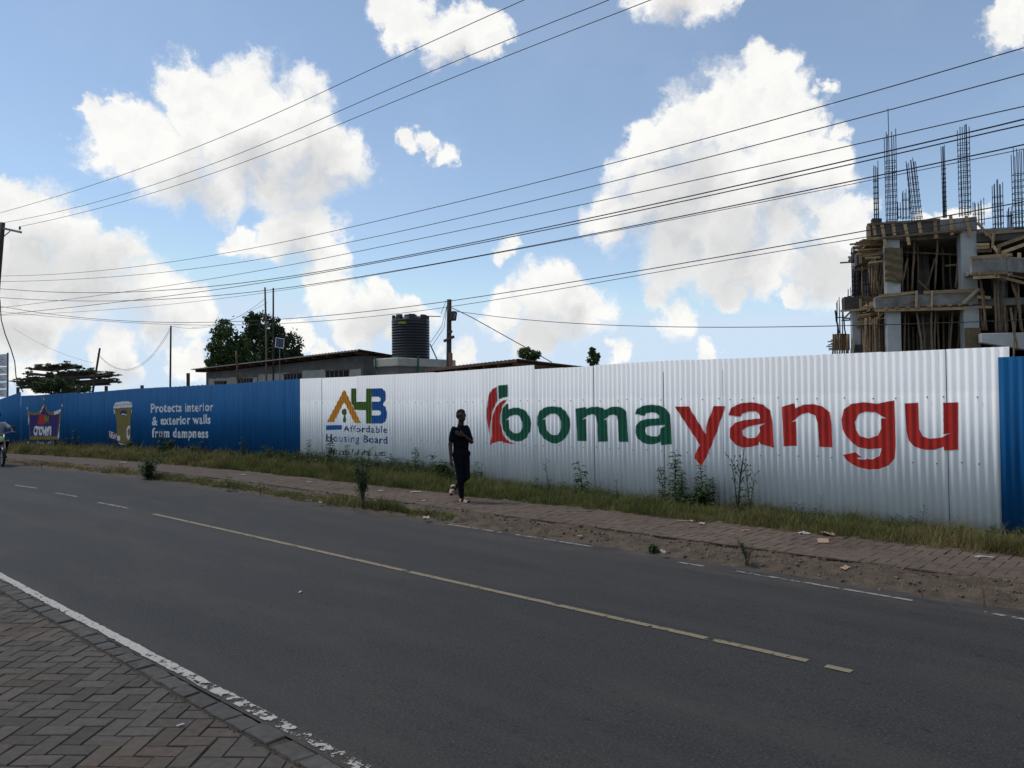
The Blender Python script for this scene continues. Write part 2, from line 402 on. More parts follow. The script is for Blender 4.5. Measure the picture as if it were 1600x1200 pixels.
# ---- pavers
m_paver = mat('paver_concrete', (.62, .62, .62), .9, var=.22, scale=18, bump=.5, bscale=140, attr='col', bdist=.004)
def clip_half(poly, f):
    out = []
    for i in range(len(poly)):
        a, b = poly[i], poly[(i+1) % len(poly)]; fa, fb = f(a), f(b)
        if fa >= 0: out.append(a)
        if (fa >= 0) != (fb >= 0): k = fa/(fa-fb); out.append((a[0]+(b[0]-a[0])*k, a[1]+(b[1]-a[1])*k))
    return out
def herring(ang, ox, oy, W, i0, i1, j0, j1):
    c, s = cos(ang), sin(ang)
    for i in range(i0, i1):
        for j in range(j0, j1):
            k = (i-j) % 4
            if k == 0: r = (i, j, i+2, j+1)
            elif k == 3: r = (i, j, i+1, j+2)
            else: continue
            g_ = .0042
            P = [(r[0]*W+g_, r[1]*W+g_), (r[2]*W-g_, r[1]*W+g_), (r[2]*W-g_, r[3]*W-g_), (r[0]*W+g_, r[3]*W-g_)]
            yield [(ox+c*x-s*y, oy+s*x+c*y) for x, y in P]
def paver_shape(poly, ztop, rg, zbot):
    n = len(poly); cx = sum(p[0] for p in poly)/n; cy = sum(p[1] for p in poly)/n
    tx, ty, tz = rg.uniform(-.022, .022), rg.uniform(-.022, .022), rg.gauss(0, .002)
    def P(p, sc, z): return (cx+(p[0]-cx)*sc, cy+(p[1]-cy)*sc, z+tz+tx*(p[0]-cx)+ty*(p[1]-cy))
    V = [P(p, .955, ztop) for p in poly]+[P(p, 1, ztop-.006) for p in poly]+[P(p, 1, zbot) for p in poly]
    Fc = [tuple(range(n))]
    for k in range(2): Fc += [(k*n+i, (k+1)*n+i, (k+1)*n+(i+1) % n, k*n+(i+1) % n) for i in range(n)]
    return V, Fc, (cx, cy)
def paver_colour(rg, x, y, warm=0.0):
    w_ = fn(x*1.3, y*1.3, 5)*.5+.5; k = rg.uniform(.74, 1.18)
    a = Vector((.118, .104, .088)); b = Vector((.145, .106, .078))
    return (a.lerp(b, max(0, min(1, (w_-.52)*3+warm+rg.uniform(-.15, .15))))*k)
near = bpy.data.objects['near_pavement']
rg = random.Random(5); items = []
for poly in herring(radians(-2.5), -6.0, 2.2, .126, -60, 110, -60, 130):
    cx = sum(p[0] for p in poly)/4; cy = sum(p[1] for p in poly)/4
    s, t = st_of(cx, cy)
    if not (-6 < s < 16 and -2.5 < t < T_PAV+.15): continue
    def ft(p): return T_PAV-.012 - (p[0]*NV.x+p[1]*NV.y)
    poly = clip_half(poly, ft)
    if len(poly) < 3: continue
    ar = abs(sum(poly[i][0]*poly[(i+1) % len(poly)][1]-poly[(i+1) % len(poly)][0]*poly[i][1] for i in range(len(poly))))/2
    if ar < .0012: continue
    px = (cx*1200/cy+800) if cy > .3 else -999
    vis = cy > 3.6 and px > -60 and t > .4
    items.append((0 if vis else 1, cx*cx+cy*cy, poly))
items.sort(key=lambda q: (q[0], q[1]))
rest = MB()
for k, (vis, d2_, poly) in enumerate(items):
    V, Fc, c0 = paver_shape(poly, .0, rg, -.03)
    if k < 300:
        q = MB(); q.cur = paver_colour(rg, *c0); q.add(V, Fc); q.build('paver', m_paver, near)
    else:
        rest.cur = paver_colour(rg, *c0); rest.add(V, Fc)
tag(rest.build('pavers', m_paver, near), kind='stuff')
# far pavement: the same blocks, thinner with distance
rg = random.Random(8); rest = MB(); fp = bpy.data.objects['far_pavement']
m_fpaver = mat('far_paver', (.80, .80, .80), .92, var=.2, scale=6, bump=.4, bscale=90, attr='col', bdist=.004)
for poly in herring(AZ+radians(90), 0, 0, .126, -60, 190, -125, 10):
    cx = sum(p[0] for p in poly)/4; cy = sum(p[1] for p in poly)/4; s, t = st_of(cx, cy)
    if not (-4 < s < 17.3 and T_FP0-.05 < t < T_FP1+.12): continue
    poly = clip_half(poly, lambda p: (p[0]*NV.x+p[1]*NV.y)-T_FP0-.01)
    if len(poly) < 3: continue
    V, Fc, c0 = paver_shape(poly, .058+.006*fn(cx, cy), rg, .03)
    k = rg.uniform(.92, 1.06)*(1+.25*fn(c0[0]*.8, c0[1]*.8)); rest.cur = (.135*k, .100*k, .075*k); rest.add(V, Fc)
tag(rest.build('pavers', m_fpaver, fp), kind='stuff')
# kerb stones between pavers and asphalt
m_kerb = mat('kerb_concrete', (.074, .069, .062), .9, var=.3, scale=12, bump=.7, bscale=90, rand=.18, bdist=.006)
ke = empty('kerb', pos(4, 2.2), None, None); tag(ke, kind='structure')
s = -6.0; rg = random.Random(3)
while s < 30:
    Ls = rg.uniform(.20, .34); a = s+.006; b = s+Ls-rg.uniform(.004, .035)
    ta, tb = T_PAV+.008+rg.uniform(0, .012), T_KERB-.016+rg.uniform(-.03, .014)
    P2 = [(a+rg.uniform(-.02, .02), ta), ((a+b)/2+rg.uniform(-.04, .04), ta+rg.uniform(-.006, .01)), (b+rg.uniform(-.02, .02), ta), (b+rg.uniform(-.03, .03), tb), ((a+b)/2, tb+rg.uniform(-.01, .02)), (a+rg.uniform(-.03, .03), tb)]
    wpts = [pos(u, v) for u, v in P2]; V, Fc, c0 = paver_shape([(p.x, p.y) for p in wpts][::-1], .003+rg.uniform(-.006, .004), rg, -.06)
    MBk = MB(); MBk.add(V, Fc); MBk.build('kerb_stone', m_kerb, ke)
    s += Ls
# road markings
def paint_mat(name, col, wear0, wear1, sa, sb, scale=9.0):
    """worn road paint: whole near s=sb, flaking away towards s=sa"""
    m = bpy.data.materials.new(name); m.use_nodes = True; nt = m.node_tree; L = nt.links; b = nt.nodes['Principled BSDF']
    uv = new(nt, 'ShaderNodeUVMap', uv_map='st'); sp = new(nt, 'ShaderNodeSeparateXYZ'); L.new(uv.outputs[0], sp.inputs[0])
    thr = new(nt, 'ShaderNodeMapRange'); L.new(sp.outputs['X'], thr.inputs['Value'])
    for k, q in zip(('From Min', 'From Max', 'To Min', 'To Max'), (sa, sb, wear0, wear1)): thr.inputs[k].default_value = q
    n = new(nt, 'ShaderNodeTexNoise'); setin(n, Scale=scale, Detail=9.0, Roughness=.72); L.new(uv.outputs[0], n.inputs['Vector'])
    sb_ = new(nt, 'ShaderNodeMath', operation='SUBTRACT'); L.new(n.outputs['Fac'], sb_.inputs[0]); L.new(thr.outputs[0], sb_.inputs[1])
    ms = new(nt, 'ShaderNodeMapRange'); L.new(sb_.outputs[0], ms.inputs['Value']); ms.inputs['From Min'].default_value = -.015; ms.inputs['From Max'].default_value = .02
    n2 = new(nt, 'ShaderNodeTexNoise'); setin(n2, Scale=25.0, Detail=5.0); L.new(uv.outputs[0], n2.inputs['Vector'])
    mi = new(nt, 'ShaderNodeMix', data_type='RGBA'); L.new(n2.outputs['Fac'], mi.inputs[0]); mi.inputs['A'].default_value = (*[c*.6 for c in col], 1); mi.inputs['B'].default_value = (*[min(1, c*1.25) for c in col], 1)
    L.new(mi.outputs['Result'], b.inputs['Base Color']); b.inputs['Roughness'].default_value = .8
    tr = new(nt, 'ShaderNodeBsdfTransparent'); mx_ = new(nt, 'ShaderNodeMixShader'); L.new(ms.outputs[0], mx_.inputs[0]); L.new(tr.outputs[0], mx_.inputs[1]); L.new(b.outputs[0], mx_.inputs[2])
    L.new(mx_.outputs[0], nt.nodes['Material Output'].inputs['Surface'])
    return m
roadz = lambda s, t: .012*fn(s*.15, t*.3)
m_wl = paint_mat('edge_line_paint', (.40, .38, .34), .585, .38, 2.9, 7.0, 12.0)
strip('near_edge_line', T_KERB+.005, T_KERB+.088, -10, 45, .05, 4, lambda s, t: roadz(s, t)+.005, m_wl, tf=lambda s, a, t: t+.012*fn(s*3, a*9)+.014*fn(s*13, a*7))
m_yl = paint_mat('centre_line_paint', (.22, .182, .108), .42, .38, -5, 30, 7)
m_ll = paint_mat('far_line_paint', (.25, .24, .215), .48, .46, -5, 30, 8)
def marking(p0, p1, w_, m, name):
    a, b = gnd(*p0), gnd(*p1); sa, ta = st_of(a.x, a.y); sb, tb = st_of(b.x, b.y)
    if sa > sb: sa, ta, sb, tb = sb, tb, sa, ta
    strip(name, -w_/2, w_/2, sa, sb, .12, 3, lambda s, t: roadz(s, t)+.005, m,
          tf=lambda s, q, t: ta+(tb-ta)*(s-sa)/max(.01, sb-sa)+(q-.5)*w_+.008*fn(s*5, 7))
marking((240, 803), (1262, 1034), .076, m_yl, 'centre_line')
for p0, p1 in (((1290, 1042), (1331, 1051)), ((153, 785), (202, 794)), ((85, 770), (120, 776)), ((22, 758), (58, 763)), ((-60, 742), (-30, 748))):
    marking(p0, p1, .076, m_yl if p0[0] > 1000 else m_ll, 'centre_line')
for p0, p1 in (((700, 820), (748, 827)), ((754, 828), (784, 833)), ((806, 836), (925, 855)), ((1058, 879), (1108, 887)), ((1150, 893), (1432, 940)), ((1538, 957), (1640, 975))):
    marking(p0, p1, .058, m_ll, 'far_edge_line')

# ================================================================== THE HOARDING
PIT = .108; AMP = .012
def warp(s): return .012*fn(s*.55, 2.2)+.006*fn(s*1.7, 8.1)
def face_t(s, off=0.0): return T_F - AMP*cos(2*pi*s/PIT) - warp(s) - off

def sheet_mat(name, col, bare=None, dirt=(.20, .16, .12), bare_z=9.0, streak=.12, rough=.6, spec=.2, dirty=.5):
    m = bpy.data.materials.new(name); m.use_nodes = True; nt = m.node_tree; L = nt.links; b = nt.nodes['Principled BSDF']
    t = new(nt, 'ShaderNodeTexCoord'); sp = new(nt, 'ShaderNodeSeparateXYZ'); L.new(t.outputs['Object'], sp.inputs[0])
    def nz(scale, det, mp_=(1, 1, 1)):
        mp = new(nt, 'ShaderNodeMapping'); mp.inputs['Scale'].default_value = mp_; L.new(t.outputs['Object'], mp.inputs[0])
        n = new(nt, 'ShaderNodeTexNoise'); setin(n, Scale=scale, Detail=det, Roughness=.6); L.new(mp.outputs[0], n.inputs['Vector']); return n.outputs['Fac']
    def mr(v, a, b_, c=0, d=1):
        n = new(nt, 'ShaderNodeMapRange'); L.new(v, n.inputs['Value'])
        for k, q in zip(('From Min', 'From Max', 'To Min', 'To Max'), (a, b_, c, d)): n.inputs[k].default_value = q
        return n.outputs[0]
    def mixc(f, A, B):
        n = new(nt, 'ShaderNodeMix', data_type='RGBA')
        for k, q in ((0, f), ('A', A), ('B', B)):
            if isinstance(q, (tuple, float, int)): n.inputs[k].default_value = q
            else: L.new(q, n.inputs[k])
        return n.outputs['Result']
    def mul(a, b_):
        n = new(nt, 'ShaderNodeMath', operation='MULTIPLY'); L.new(a, n.inputs[0])
        if isinstance(b_, float): n.inputs[1].default_value = b_
        else: L.new(b_, n.inputs[1])
        return n.outputs[0]
    c4 = (*col, 1)
    c = mixc(mr(nz(2.0, 4, (4, 4, .35)), .35, .7), c4, (*[q*(1-streak) for q in col], 1))         # brushed vertical streaks
    c = mixc(mr(nz(6, 5), .62, .8, 0, .35), c, (*[q*.78 for q in col], 1))
    if bare:
        zz = new(nt, 'ShaderNodeMath', operation='ADD'); L.new(sp.outputs['Z'], zz.inputs[0]); L.new(mr(nz(1.2, 5), 0, 1, -.12, .12), zz.inputs[1])
        c = mixc(mr(zz.outputs[0], bare_z-.02, bare_z+.05, 0, .75), c, (*bare, 1))
    c = mixc(mul(mr(sp.outputs['Z'],   .0, .4, dirty, 0), mr(nz(3.5, 7), .4, .75)), c, (*dirt, 1))        # splashed soil at the foot
    oi = new(nt, 'ShaderNodeObjectInfo'); vs = new(nt, 'ShaderNodeVectorMath', operation='SCALE'); L.new(c, vs.inputs[0]); L.new(mr(oi.outputs['Random'], 0, 1, .95, 1.04), vs.inputs['Scale'])
    L.new(vs.outputs[0], b.inputs['Base Color']); b.inputs['Roughness'].default_value = rough; b.inputs['Specular IOR Level'].default_value = spec
    return m
m_white = sheet_mat('white_painted_iron', (.83, .84, .83), bare=(.70, .715, .73), bare_z=1.98, dirty=.3)
m_blue = sheet_mat('blue_painted_iron', (.006, .088, .235), streak=.3, dirt=(.04, .05, .06), rough=.75, spec=.12)
m_screw = mat('screw_zinc', (.12, .12, .12), .5, metal=.6)
m_post = mat('post_timber', (.07, .05, .04), .9, var=.35, scale=14)

TOP = [(-60, 628), (0, 624), (32.5, 612.5), (33.2, 618.7), (80, 616), (120, 613), (123, 614.6), (165, 611), (222, 606.5), (324, 602), (468, 592), (680, 582), (780, 574.4), (834.5, 570), (835.5, 577), (908, 572.6), (1023, 565), (1300, 553), (1575, 541)]
TOPS = [wall(x, y, T_F) for x, y in TOP]
TOPS.sort()
def top_z(s):
    return float(np.interp(s, [q[0] for q in TOPS], [q[1] for q in TOPS]))
def fence_sheets(root, seams, m, ztop=None, seed=1, zoff=0.0):
    rg = random.Random(seed)
    for i in range(len(seams)-1):
        (a, ga), (b, gb) = seams[i], seams[i+1]
        a2 = a+(.004 if ga else -.012); b2 = b-(.004 if gb else -.012)
        n = max(4, int((b2-a2)/(PIT/10))); V = []; dz = rg.uniform(-.008, .008)
        off = .0016*(i % 2)
        for k in range(n+1):
            s = a2+(b2-a2)*k/n; z1 = (ztop if ztop else top_z(s))+dz
            for z in (-.14+zoff, z1): V.append(pos(s, face_t(s, off), z))
        q = MB(); q.add(V, [(2*k, 2*k+1, 2*k+3, 2*k+2) for k in range(n)])
        o = q.build('sheet', m, root, smooth=True)
        sm = o.modifiers.new('thickness', 'SOLIDIFY'); sm.thickness = .0012; sm.offset = -1
def seams_between(a, b, marks, step=.80):
    pts = sorted([a, b]+[x for x in marks if a+.2 < x < b-.2]); out = []
    for i in range(len(pts)-1):
        n = max(1, round((pts[i+1]-pts[i])/step))
        for k in range(n): out.append((pts[i]+(pts[i+1]-pts[i])*k/n, k == 0 and i > 0))
    return out+[(b, False)]
S_R = wall(1575, 541, T_F)[0]; S_W = wall(470, 600, T_F)[0]; S_L = wall(-60, 620, T_F)[0]
S_STEP = wall(835, 575, T_F)[0]
white = empty('corrugated_hoarding', pos((S_R+S_W)/2, T_F, 0), 'long white painted corrugated iron hoarding with green and red lettering', 'fence')
marks = [wall(x, 650, T_F)[0] for x in (503, 680, 928, 1037, 1130, 1480)]+[S_STEP]
fence_sheets(white, seams_between(S_R, S_W, marks), m_white, seed=4)
blue = empty('corrugated_hoarding', pos((S_L+S_W)/2, T_F, 0), 'long blue painted corrugated iron hoarding with white slogan and painted adverts', 'fence')
fence_sheets(blue, seams_between(S_W+.01, S_L, [wall(33, 640, T_F)[0], wall(122, 640, T_F)[0]]), m_blue, seed=6)
blue2 = empty('corrugated_hoarding', pos(0, T_F, 0), 'plain blue corrugated iron hoarding at the right edge of the photo', 'fence')
S_B = wall(1563, 650, T_F-.03)[0]
zb2 = wall(1585, 557, T_F-.03)[1]
T_SAVE = T_F; T_F -= .03
fence_sheets(blue2, seams_between(-7.0, S_B, []), m_blue, ztop=zb2, seed=9)
T_F = T_SAVE
# screws in rows, too small to pick apart
def screws(root, sa, sb, rows, seed):
    rg = random.Random(seed); q = MB()
    for z0 in rows:
        s = sa+.1
        while s < sb-.1:
            z = z0+rg.uniform(-.02, .02); ss = round(s/PIT)*PIT
            c = pos(ss, face_t(ss, .004), z); nn = -NV if ss < S0 else -(NV*cos((ss-S0)/RAD)+DV*sin((ss-S0)/RAD))
            q.lathe(c, [(.011, 0), (.011, .003), (.007, .004), (.006, .009)], 8, nn); s += rg.choice((2, 3, 3, 4))*PIT
    tag(q.build('screws', m_screw, root), kind='stuff')
screws(white, S_R, S_W, (1.93, .98), 3)
# posts behind, showing as stubs over the blue sheets
for x, yt in ((166, 603), (222, 602), (294, 583), (28, 606), (122, 604)):
    s_, z_ = wall(x, yt, T_F+.12); q = MB(); q.box(pos(s_, T_F+.12, z_/2), (.09, .09, z_)); q.build('post', m_post, blue)
for s_ in marks+[12.4, 15.8, 18.0]:  # dark backing added behind the white seams to block sky in the gaps
    q = MB(); q.box(pos(s_, T_F+.065, 1.2), (.09, .09, 2.5), Matrix.Rotation(AZ, 3, 'Z')); q.build('post', m_post, white)

# ---- painted lettering: thin paint following the corrugations
m_red = mat('sign_paint_red', (.46, .022, .014), .5, var=.14, scale=5)
m_green = mat('sign_paint_green', (.004, .095, .048), .5, var=.14, scale=5)
m_dgreen = mat('sign_paint_leaf_green', (.055, .125, .008), .5, var=.12, scale=6)
m_orange = mat('sign_paint_orange', (.62, .24, .008), .5, var=.12, scale=6)
m_lblue = mat('sign_paint_blue', (.006, .085, .30), .5, var=.12, scale=6)
m_navy = mat('sign_paint_navy', (.010, .040, .16), .5, var=.12, scale=6)
m_pwhite = mat('sign_paint_white', (.66, .66, .64), .5, var=.1, scale=6)
m_gold = mat('sign_paint_gold', (.24, .15, .025), .5, var=.2, scale=8)
m_olive = mat('sign_paint_olive', (.20, .15, .035), .5, var=.15, scale=4)
m_purple = mat('sign_paint_purple', (.035, .015, .13), .5, var=.15, scale=6)
m_halo = mat('sign_paint_fresh_white', (.78, .78, .77), .5, var=.06, scale=6)
def conform(name, tris2d, m, root, off=.004):
    """tris2d: (verts [(s,z)], faces) -> paint sheet laid on the corrugated face"""
    vs, fs = tris2d; bm = bmesh.new()
    bv = [bm.verts.new((a, b, 0)) for a, b in vs]
    for f in fs:
        try: bm.faces.new([bv[i] for i in f])
        except ValueError: pass
    s0 = min(v[0] for v in vs); s1 = max(v[0] for v in vs); st = PIT/8
    k = math.ceil(s0/st)
    while k*st < s1:
        bmesh.ops.bisect_plane(bm, geom=bm.verts[:]+bm.edges[:]+bm.faces[:], plane_co=(k*st, 0, 0), plane_no=(1, 0, 0), dist=1e-6); k += 1
    inv = WOFF[root.name].inverted()
    for v in bm.verts:
        v.co = inv @ pos(v.co.x, face_t(v.co.x, off), v.co.y)
    me = bpy.data.meshes.new(name); bm.to_mesh(me); bm.free(); me.shade_smooth()
    o = link(name, me, m, root); return o
def dens(poly, step, jit, rg):
    out = []
    for i in range(len(poly)):
        a, b = poly[i], poly[(i+1) % len(poly)]; L_ = math.hypot(b[0]-a[0], b[1]-a[1]); n = max(1, int(L_/step))
        for k in range(n):
            out.append((a[0]+(b[0]-a[0])*k/n+rg.gauss(0, jit), a[1]+(b[1]-a[1])*k/n+rg.gauss(0, jit)))
    return out
def smooth_poly(p, it=1):
    for _ in range(it):
        q = []
        for i in range(len(p)):
            a, b = p[i], p[(i+1) % len(p)]
            L_ = math.hypot(b[0]-a[0], b[1]-a[1])
            q += [(a[0]*.8+b[0]*.2, a[1]*.8+b[1]*.2), (a[0]*.2+b[0]*.8, a[1]*.2+b[1]*.8)]
        p = q
    return p
RJ = random.Random(21)
def traced(name, loops, m, root, ox, oy, sc, off=.004, jit=.12, step=5, smooth=0, grow=0.0):
    L2 = []
    for li, lp in enumerate(loops):
        P = [(ox+x/sc, oy+y/sc) for x, y in lp]
        if smooth: P = smooth_poly(P, smooth)
        if grow:
            cx = sum(p[0] for p in P)/len(P); cy = sum(p[1] for p in P)/len(P); n = len(P); Q = []
            A_ = sum(P[i][0]*P[(i+1) % n][1]-P[(i+1) % n][0]*P[i][1] for i in range(n))
            sg = (1 if A_ > 0 else -1)*(1 if li == 0 else -1)
            for i in range(n):
                dx = P[(i+1) % n][0]-P[i-1][0]; dy = P[(i+1) % n][1]-P[i-1][1]; l = math.hypot(dx, dy) or 1
                Q.append((P[i][0]+sg*dy/l*grow, P[i][1]-sg*dx/l*grow))
            P = Q
        P = dens(P, step, jit if not grow else 0, RJ)
        L2.append([wall(x, y, T_F) for x, y in P])
    flat = [p for l in L2 for p in l]
    tri = tessellate_polygon([[Vector((a, b, 0)) for a, b in l] for l in L2])
    return conform(name, (flat, tri), m, root, off)
# the big two-colour word
LET = {
 'red_leaf': (m_red, [[(180,122),(184,235),(160,280),(140,340),(132,400),(124,490),(112,440),(104,360),(104,300),(112,230),(130,165),(150,140)]]),
 'green_tab': (m_green, [[(190,112),(264,106),(266,198),(230,205),(196,220)]]),
 'red_flame': (m_red, [[(264,222),(240,250),(222,280),(210,340),(208,400),(220,460),(240,510),(280,550),(325,568),(290,568),(250,560),(215,548),(180,552),(150,565),(130,574),(140,500),(140,430),(148,360),(165,305),(190,262),(225,232)]]),
 'letter_b': (m_green, [[(268,252),(272,300),(310,286),(350,286),(400,305),(435,350),(450,410),(442,470),(415,520),(375,545),(335,549),(290,535),(255,500),(232,455),(218,400),(218,340),(230,290),(250,262)], [(256,382),(275,358),(310,342),(345,340),(368,360),(382,400),(382,440),(372,470),(350,484),(320,485),(295,470),(280,440),(274,378)]]),
 'letter_o': (m_green, [[(620,275),(680,282),(725,320),(750,375),(755,420),(740,490),(700,540),(650,566),(610,562),(555,530),(515,480),(496,415),(498,355),(520,310),(560,283)], [(541,378),(565,355),(600,332),(640,330),(670,355),(682,395),(682,440),(675,475),(655,495),(625,500),(595,488),(570,455),(562,420),(558,375)]]),
 'letter_m': (m_green, [[(800,292),(875,282),(880,296),(920,280),(970,278),(1010,288),(1030,302),(1080,280),(1130,278),(1170,290),(1195,320),(1203,380),(1214,552),(1138,550),(1132,390),(1120,350),(1095,335),(1060,345),(1015,385),(1040,378),(1048,548),(974,550),(968,390),(960,350),(930,335),(890,345),(845,380),(875,370),(882,546),(810,544)]]),
 'letter_a': (m_green, [[(1262,332),(1280,295),(1330,270),(1390,263),(1460,270),(1505,295),(1535,340),(1545,420),(1552,568),(1468,578),(1464,550),(1430,565),(1380,572),(1330,562),(1290,530),(1266,480),(1270,430),(1300,390),(1350,375),(1450,368),(1450,345),(1430,325),(1390,320),(1350,330),(1338,347)], [(1375,428),(1440,422),(1495,420),(1490,432),(1460,448),(1456,490),(1440,508),(1390,508),(1360,498),(1340,470),(1345,440)]]),
}
LET2 = {
 'letter_y': [[(50,184),(120,184),(210,330),(210,290),(252,182),(312,182),(262,330),(225,420),(190,495),(150,455),(152,430),(180,385)]],
 'letter_a': [[(326,228),(345,190),(390,168),(450,162),(510,175),(545,205),(558,260),(566,398),(498,380),(490,365),(480,385),(440,395),(400,398),(360,380),(335,345),(335,300),(360,270),(410,255),(495,246),(490,225),(470,208),(430,210),(398,222),(392,236)], [(520,270),(490,290),(495,315),(470,345),(430,350),(405,335),(400,310),(420,292),(460,282)]],
 'letter_n': [[(605,186),(670,168),(675,194),(720,175),(770,172),(820,185),(855,215),(865,270),(870,396),(802,394),(795,270),(780,230),(745,215),(705,225),(658,265),(680,260),(685,388),(615,390)]],
 'letter_g': [[(1192,152),(1200,380),(1195,450),(1165,490),(1110,510),(1060,512),(1000,500),(950,470),(922,435),(990,422),(1005,435),(1022,446),(992,453),(1020,460),(1080,458),(1115,440),(1128,400),(1060,406),(1000,395),(950,350),(920,300),(915,250),(930,200),(965,172),(1030,162),(1100,170)], [(1165,258),(1140,240),(1090,212),(1040,210),(1005,225),(985,265),(990,305),(1015,340),(1060,350),(1105,335),(1125,300),(1125,245),(1150,247)]],
 'letter_u': [[(1248,168),(1316,164),(1322,300),(1340,340),(1380,352),(1440,345),(1485,322),(1450,328),(1448,165),(1524,162),(1524,408),(1452,412),(1450,392),(1400,410),(1350,408),(1300,395),(1265,360),(1255,310)]],
}
for nm, (mm, lp) in LET.items():
    traced(nm, lp, mm, white, 740, 580, 5.0, off=.0052)
    traced('letter_outline', lp, m_halo, white, 740, 580, 5.0, off=.0034, grow=1.0)
for nm, lp in LET2.items():
    traced(nm, lp, m_red, white, 1040, 580, 1/.3, off=.0052)
    traced('letter_outline', lp, m_halo, white, 1040, 580, 1/.3, off=.0034, grow=1.0)
# the board's emblem
K = 1292/140
def circ(cx, cy, rx, ry, n=14): return [(cx+rx*cos(2*pi*i/n), cy+ry*sin(2*pi*i/n)) for i in range(n)]
traced('emblem_h', [[(445,157),(525,157),(525,350),(670,348),(670,157),(748,157),(748,662),(668,662),(666,470),(500,465),(445,330)]], m_dgreen, white, 500, 590, K, off=.004)
traced('emblem_b', [[(750,157),(890,152),(935,190),(950,260),(945,320),(910,390),(950,430),(968,500),(965,580),(935,645),(890,662),(750,662),(750,545),(855,545),(880,525),(882,500),(855,472),(750,472),(750,345),(850,345),(865,335),(870,300),(850,275),(750,275)]], m_lblue, white, 500, 590, K, off=.0042)
traced('emblem_roof', [[(350,168),(370,195),(590,655),(505,655),(490,635),(352,350),(200,640),(100,642),(115,620)]], m_orange, white, 500, 590, K, off=.0056)
traced('emblem_keyhole', [circ(354, 495, 36, 48)], m_dgreen, white, 500, 590, K, off=.004, jit=.05, step=9)
traced('emblem_keyhole', [[(343,535),(367,535),(376,620),(365,650),(340,650),(332,620)]], m_dgreen, white, 500, 590, K, off=.0046)
traced('emblem_bar', [[(92,688),(322,685),(308,752),(92,755)]], m_lblue, white, 500, 590, K, off=.004)
def text_shape(txt, bold=0.0, shear=0.0, space=1.0):
    cu = bpy.data.curves.new('t', 'FONT'); cu.body = txt; cu.offset = bold; cu.shear = shear; cu.space_character = space; cu.resolution_u = 2; cu.fill_mode = 'FRONT'
    ob = bpy.data.objects.new('t', cu); COL.objects.link(ob); bpy.context.view_layer.update()
    me = ob.evaluated_get(bpy.context.evaluated_depsgraph_get()).to_mesh()
    vs = [(v.co.x, v.co.y) for v in me.vertices]; fs = [tuple(p.vertices) for p in me.polygons]
    ob.to_mesh_clear(); bpy.data.objects.remove(ob); bpy.data.curves.remove(cu)
    return vs, fs
CAPH = max(p[1] for p in text_shape('H')[0])
def lettering(name, txt, tl, bl, tr, br, m, root, bold=.012, shear=0.0, space=1.0, jit=.4, seed=1, off=.0046, xmode=False):
    """one painted line; tl/bl/tr/br: pixels of the capital-height box around it"""
    rg = random.Random(seed); xs = 0.0; chars = []
    full = text_shape(txt, bold, shear, space)[0]
    W = max(p[0] for p in full); X0 = min(p[0] for p in full)
    # advance of each character from growing prefixes keeps the font's own spacing
    for i, ch in enumerate(txt):
        if ch == ' ': continue
        pre = text_shape(txt[:i+1], bold, shear, space)[0]; one, fs = text_shape(ch, bold, shear, space)
        dx = max(p[0] for p in pre)-max(p[0] for p in one)
        jx, jy, ja = rg.gauss(0, .012)*jit, rg.gauss(0, .035)*jit, rg.gauss(0, .05)*jit
        pts = []
        for x, y in one:
            x2 = x+dx+jx-ja*(y-.3); y2 = y+jy
            u = (x2-X0)/(W-X0); v = y2/CAPH
            px = (bl[0]+(br[0]-bl[0])*u)*(1-v)+(tl[0]+(tr[0]-tl[0])*u)*v
            py = (bl[1]+(br[1]-bl[1])*u)*(1-v)+(tl[1]+(tr[1]-tl[1])*u)*v
            pts.append(wall(px, py, T_F))
        conform(name, (pts, fs), m, root, off)
def zq(ox, oy, sc, *pts): return [(ox+x/sc, oy+y/sc) for x, y in pts]
lettering('letter', 'Affordable', *zq(500, 590, K, (338, 690), (338, 780), (972, 700), (972, 800)), m_navy, white, bold=.008, space=1.12, seed=2)
lettering('letter', 'Housing Board', *zq(500, 590, K, (92, 815), (92, 915), (972, 845), (972, 950)), m_navy, white, bold=.008, space=1.1, seed=3)
lettering('letter', 'Makazi Jukumu Letu', *zq(500, 590, K, (150, 1015), (150, 1105), (962, 1045), (962, 1130)), mat('sign_paint_dark_green', (.02, .045, .01), .6), white, bold=.006, shear=.25, space=1.15, jit=1.0, seed=4)
lettering('letter', 'Protects interior', *zq(160, 600, 5, (380, 155), (380, 222), (868, 143), (868, 210)), m_pwhite, blue, bold=.026, space=1.10, seed=5)
lettering('letter', '& exterior walls', *zq(160, 600, 5, (388, 255), (388, 320), (845, 240), (845, 308)), m_pwhite, blue, bold=.026, space=1.10, seed=6)
lettering('letter', 'from dampness', *zq(160, 600, 5, (388, 346), (388, 415), (828, 350), (828, 419)), m_pwhite, blue, bold=.026, space=1.10, seed=7)
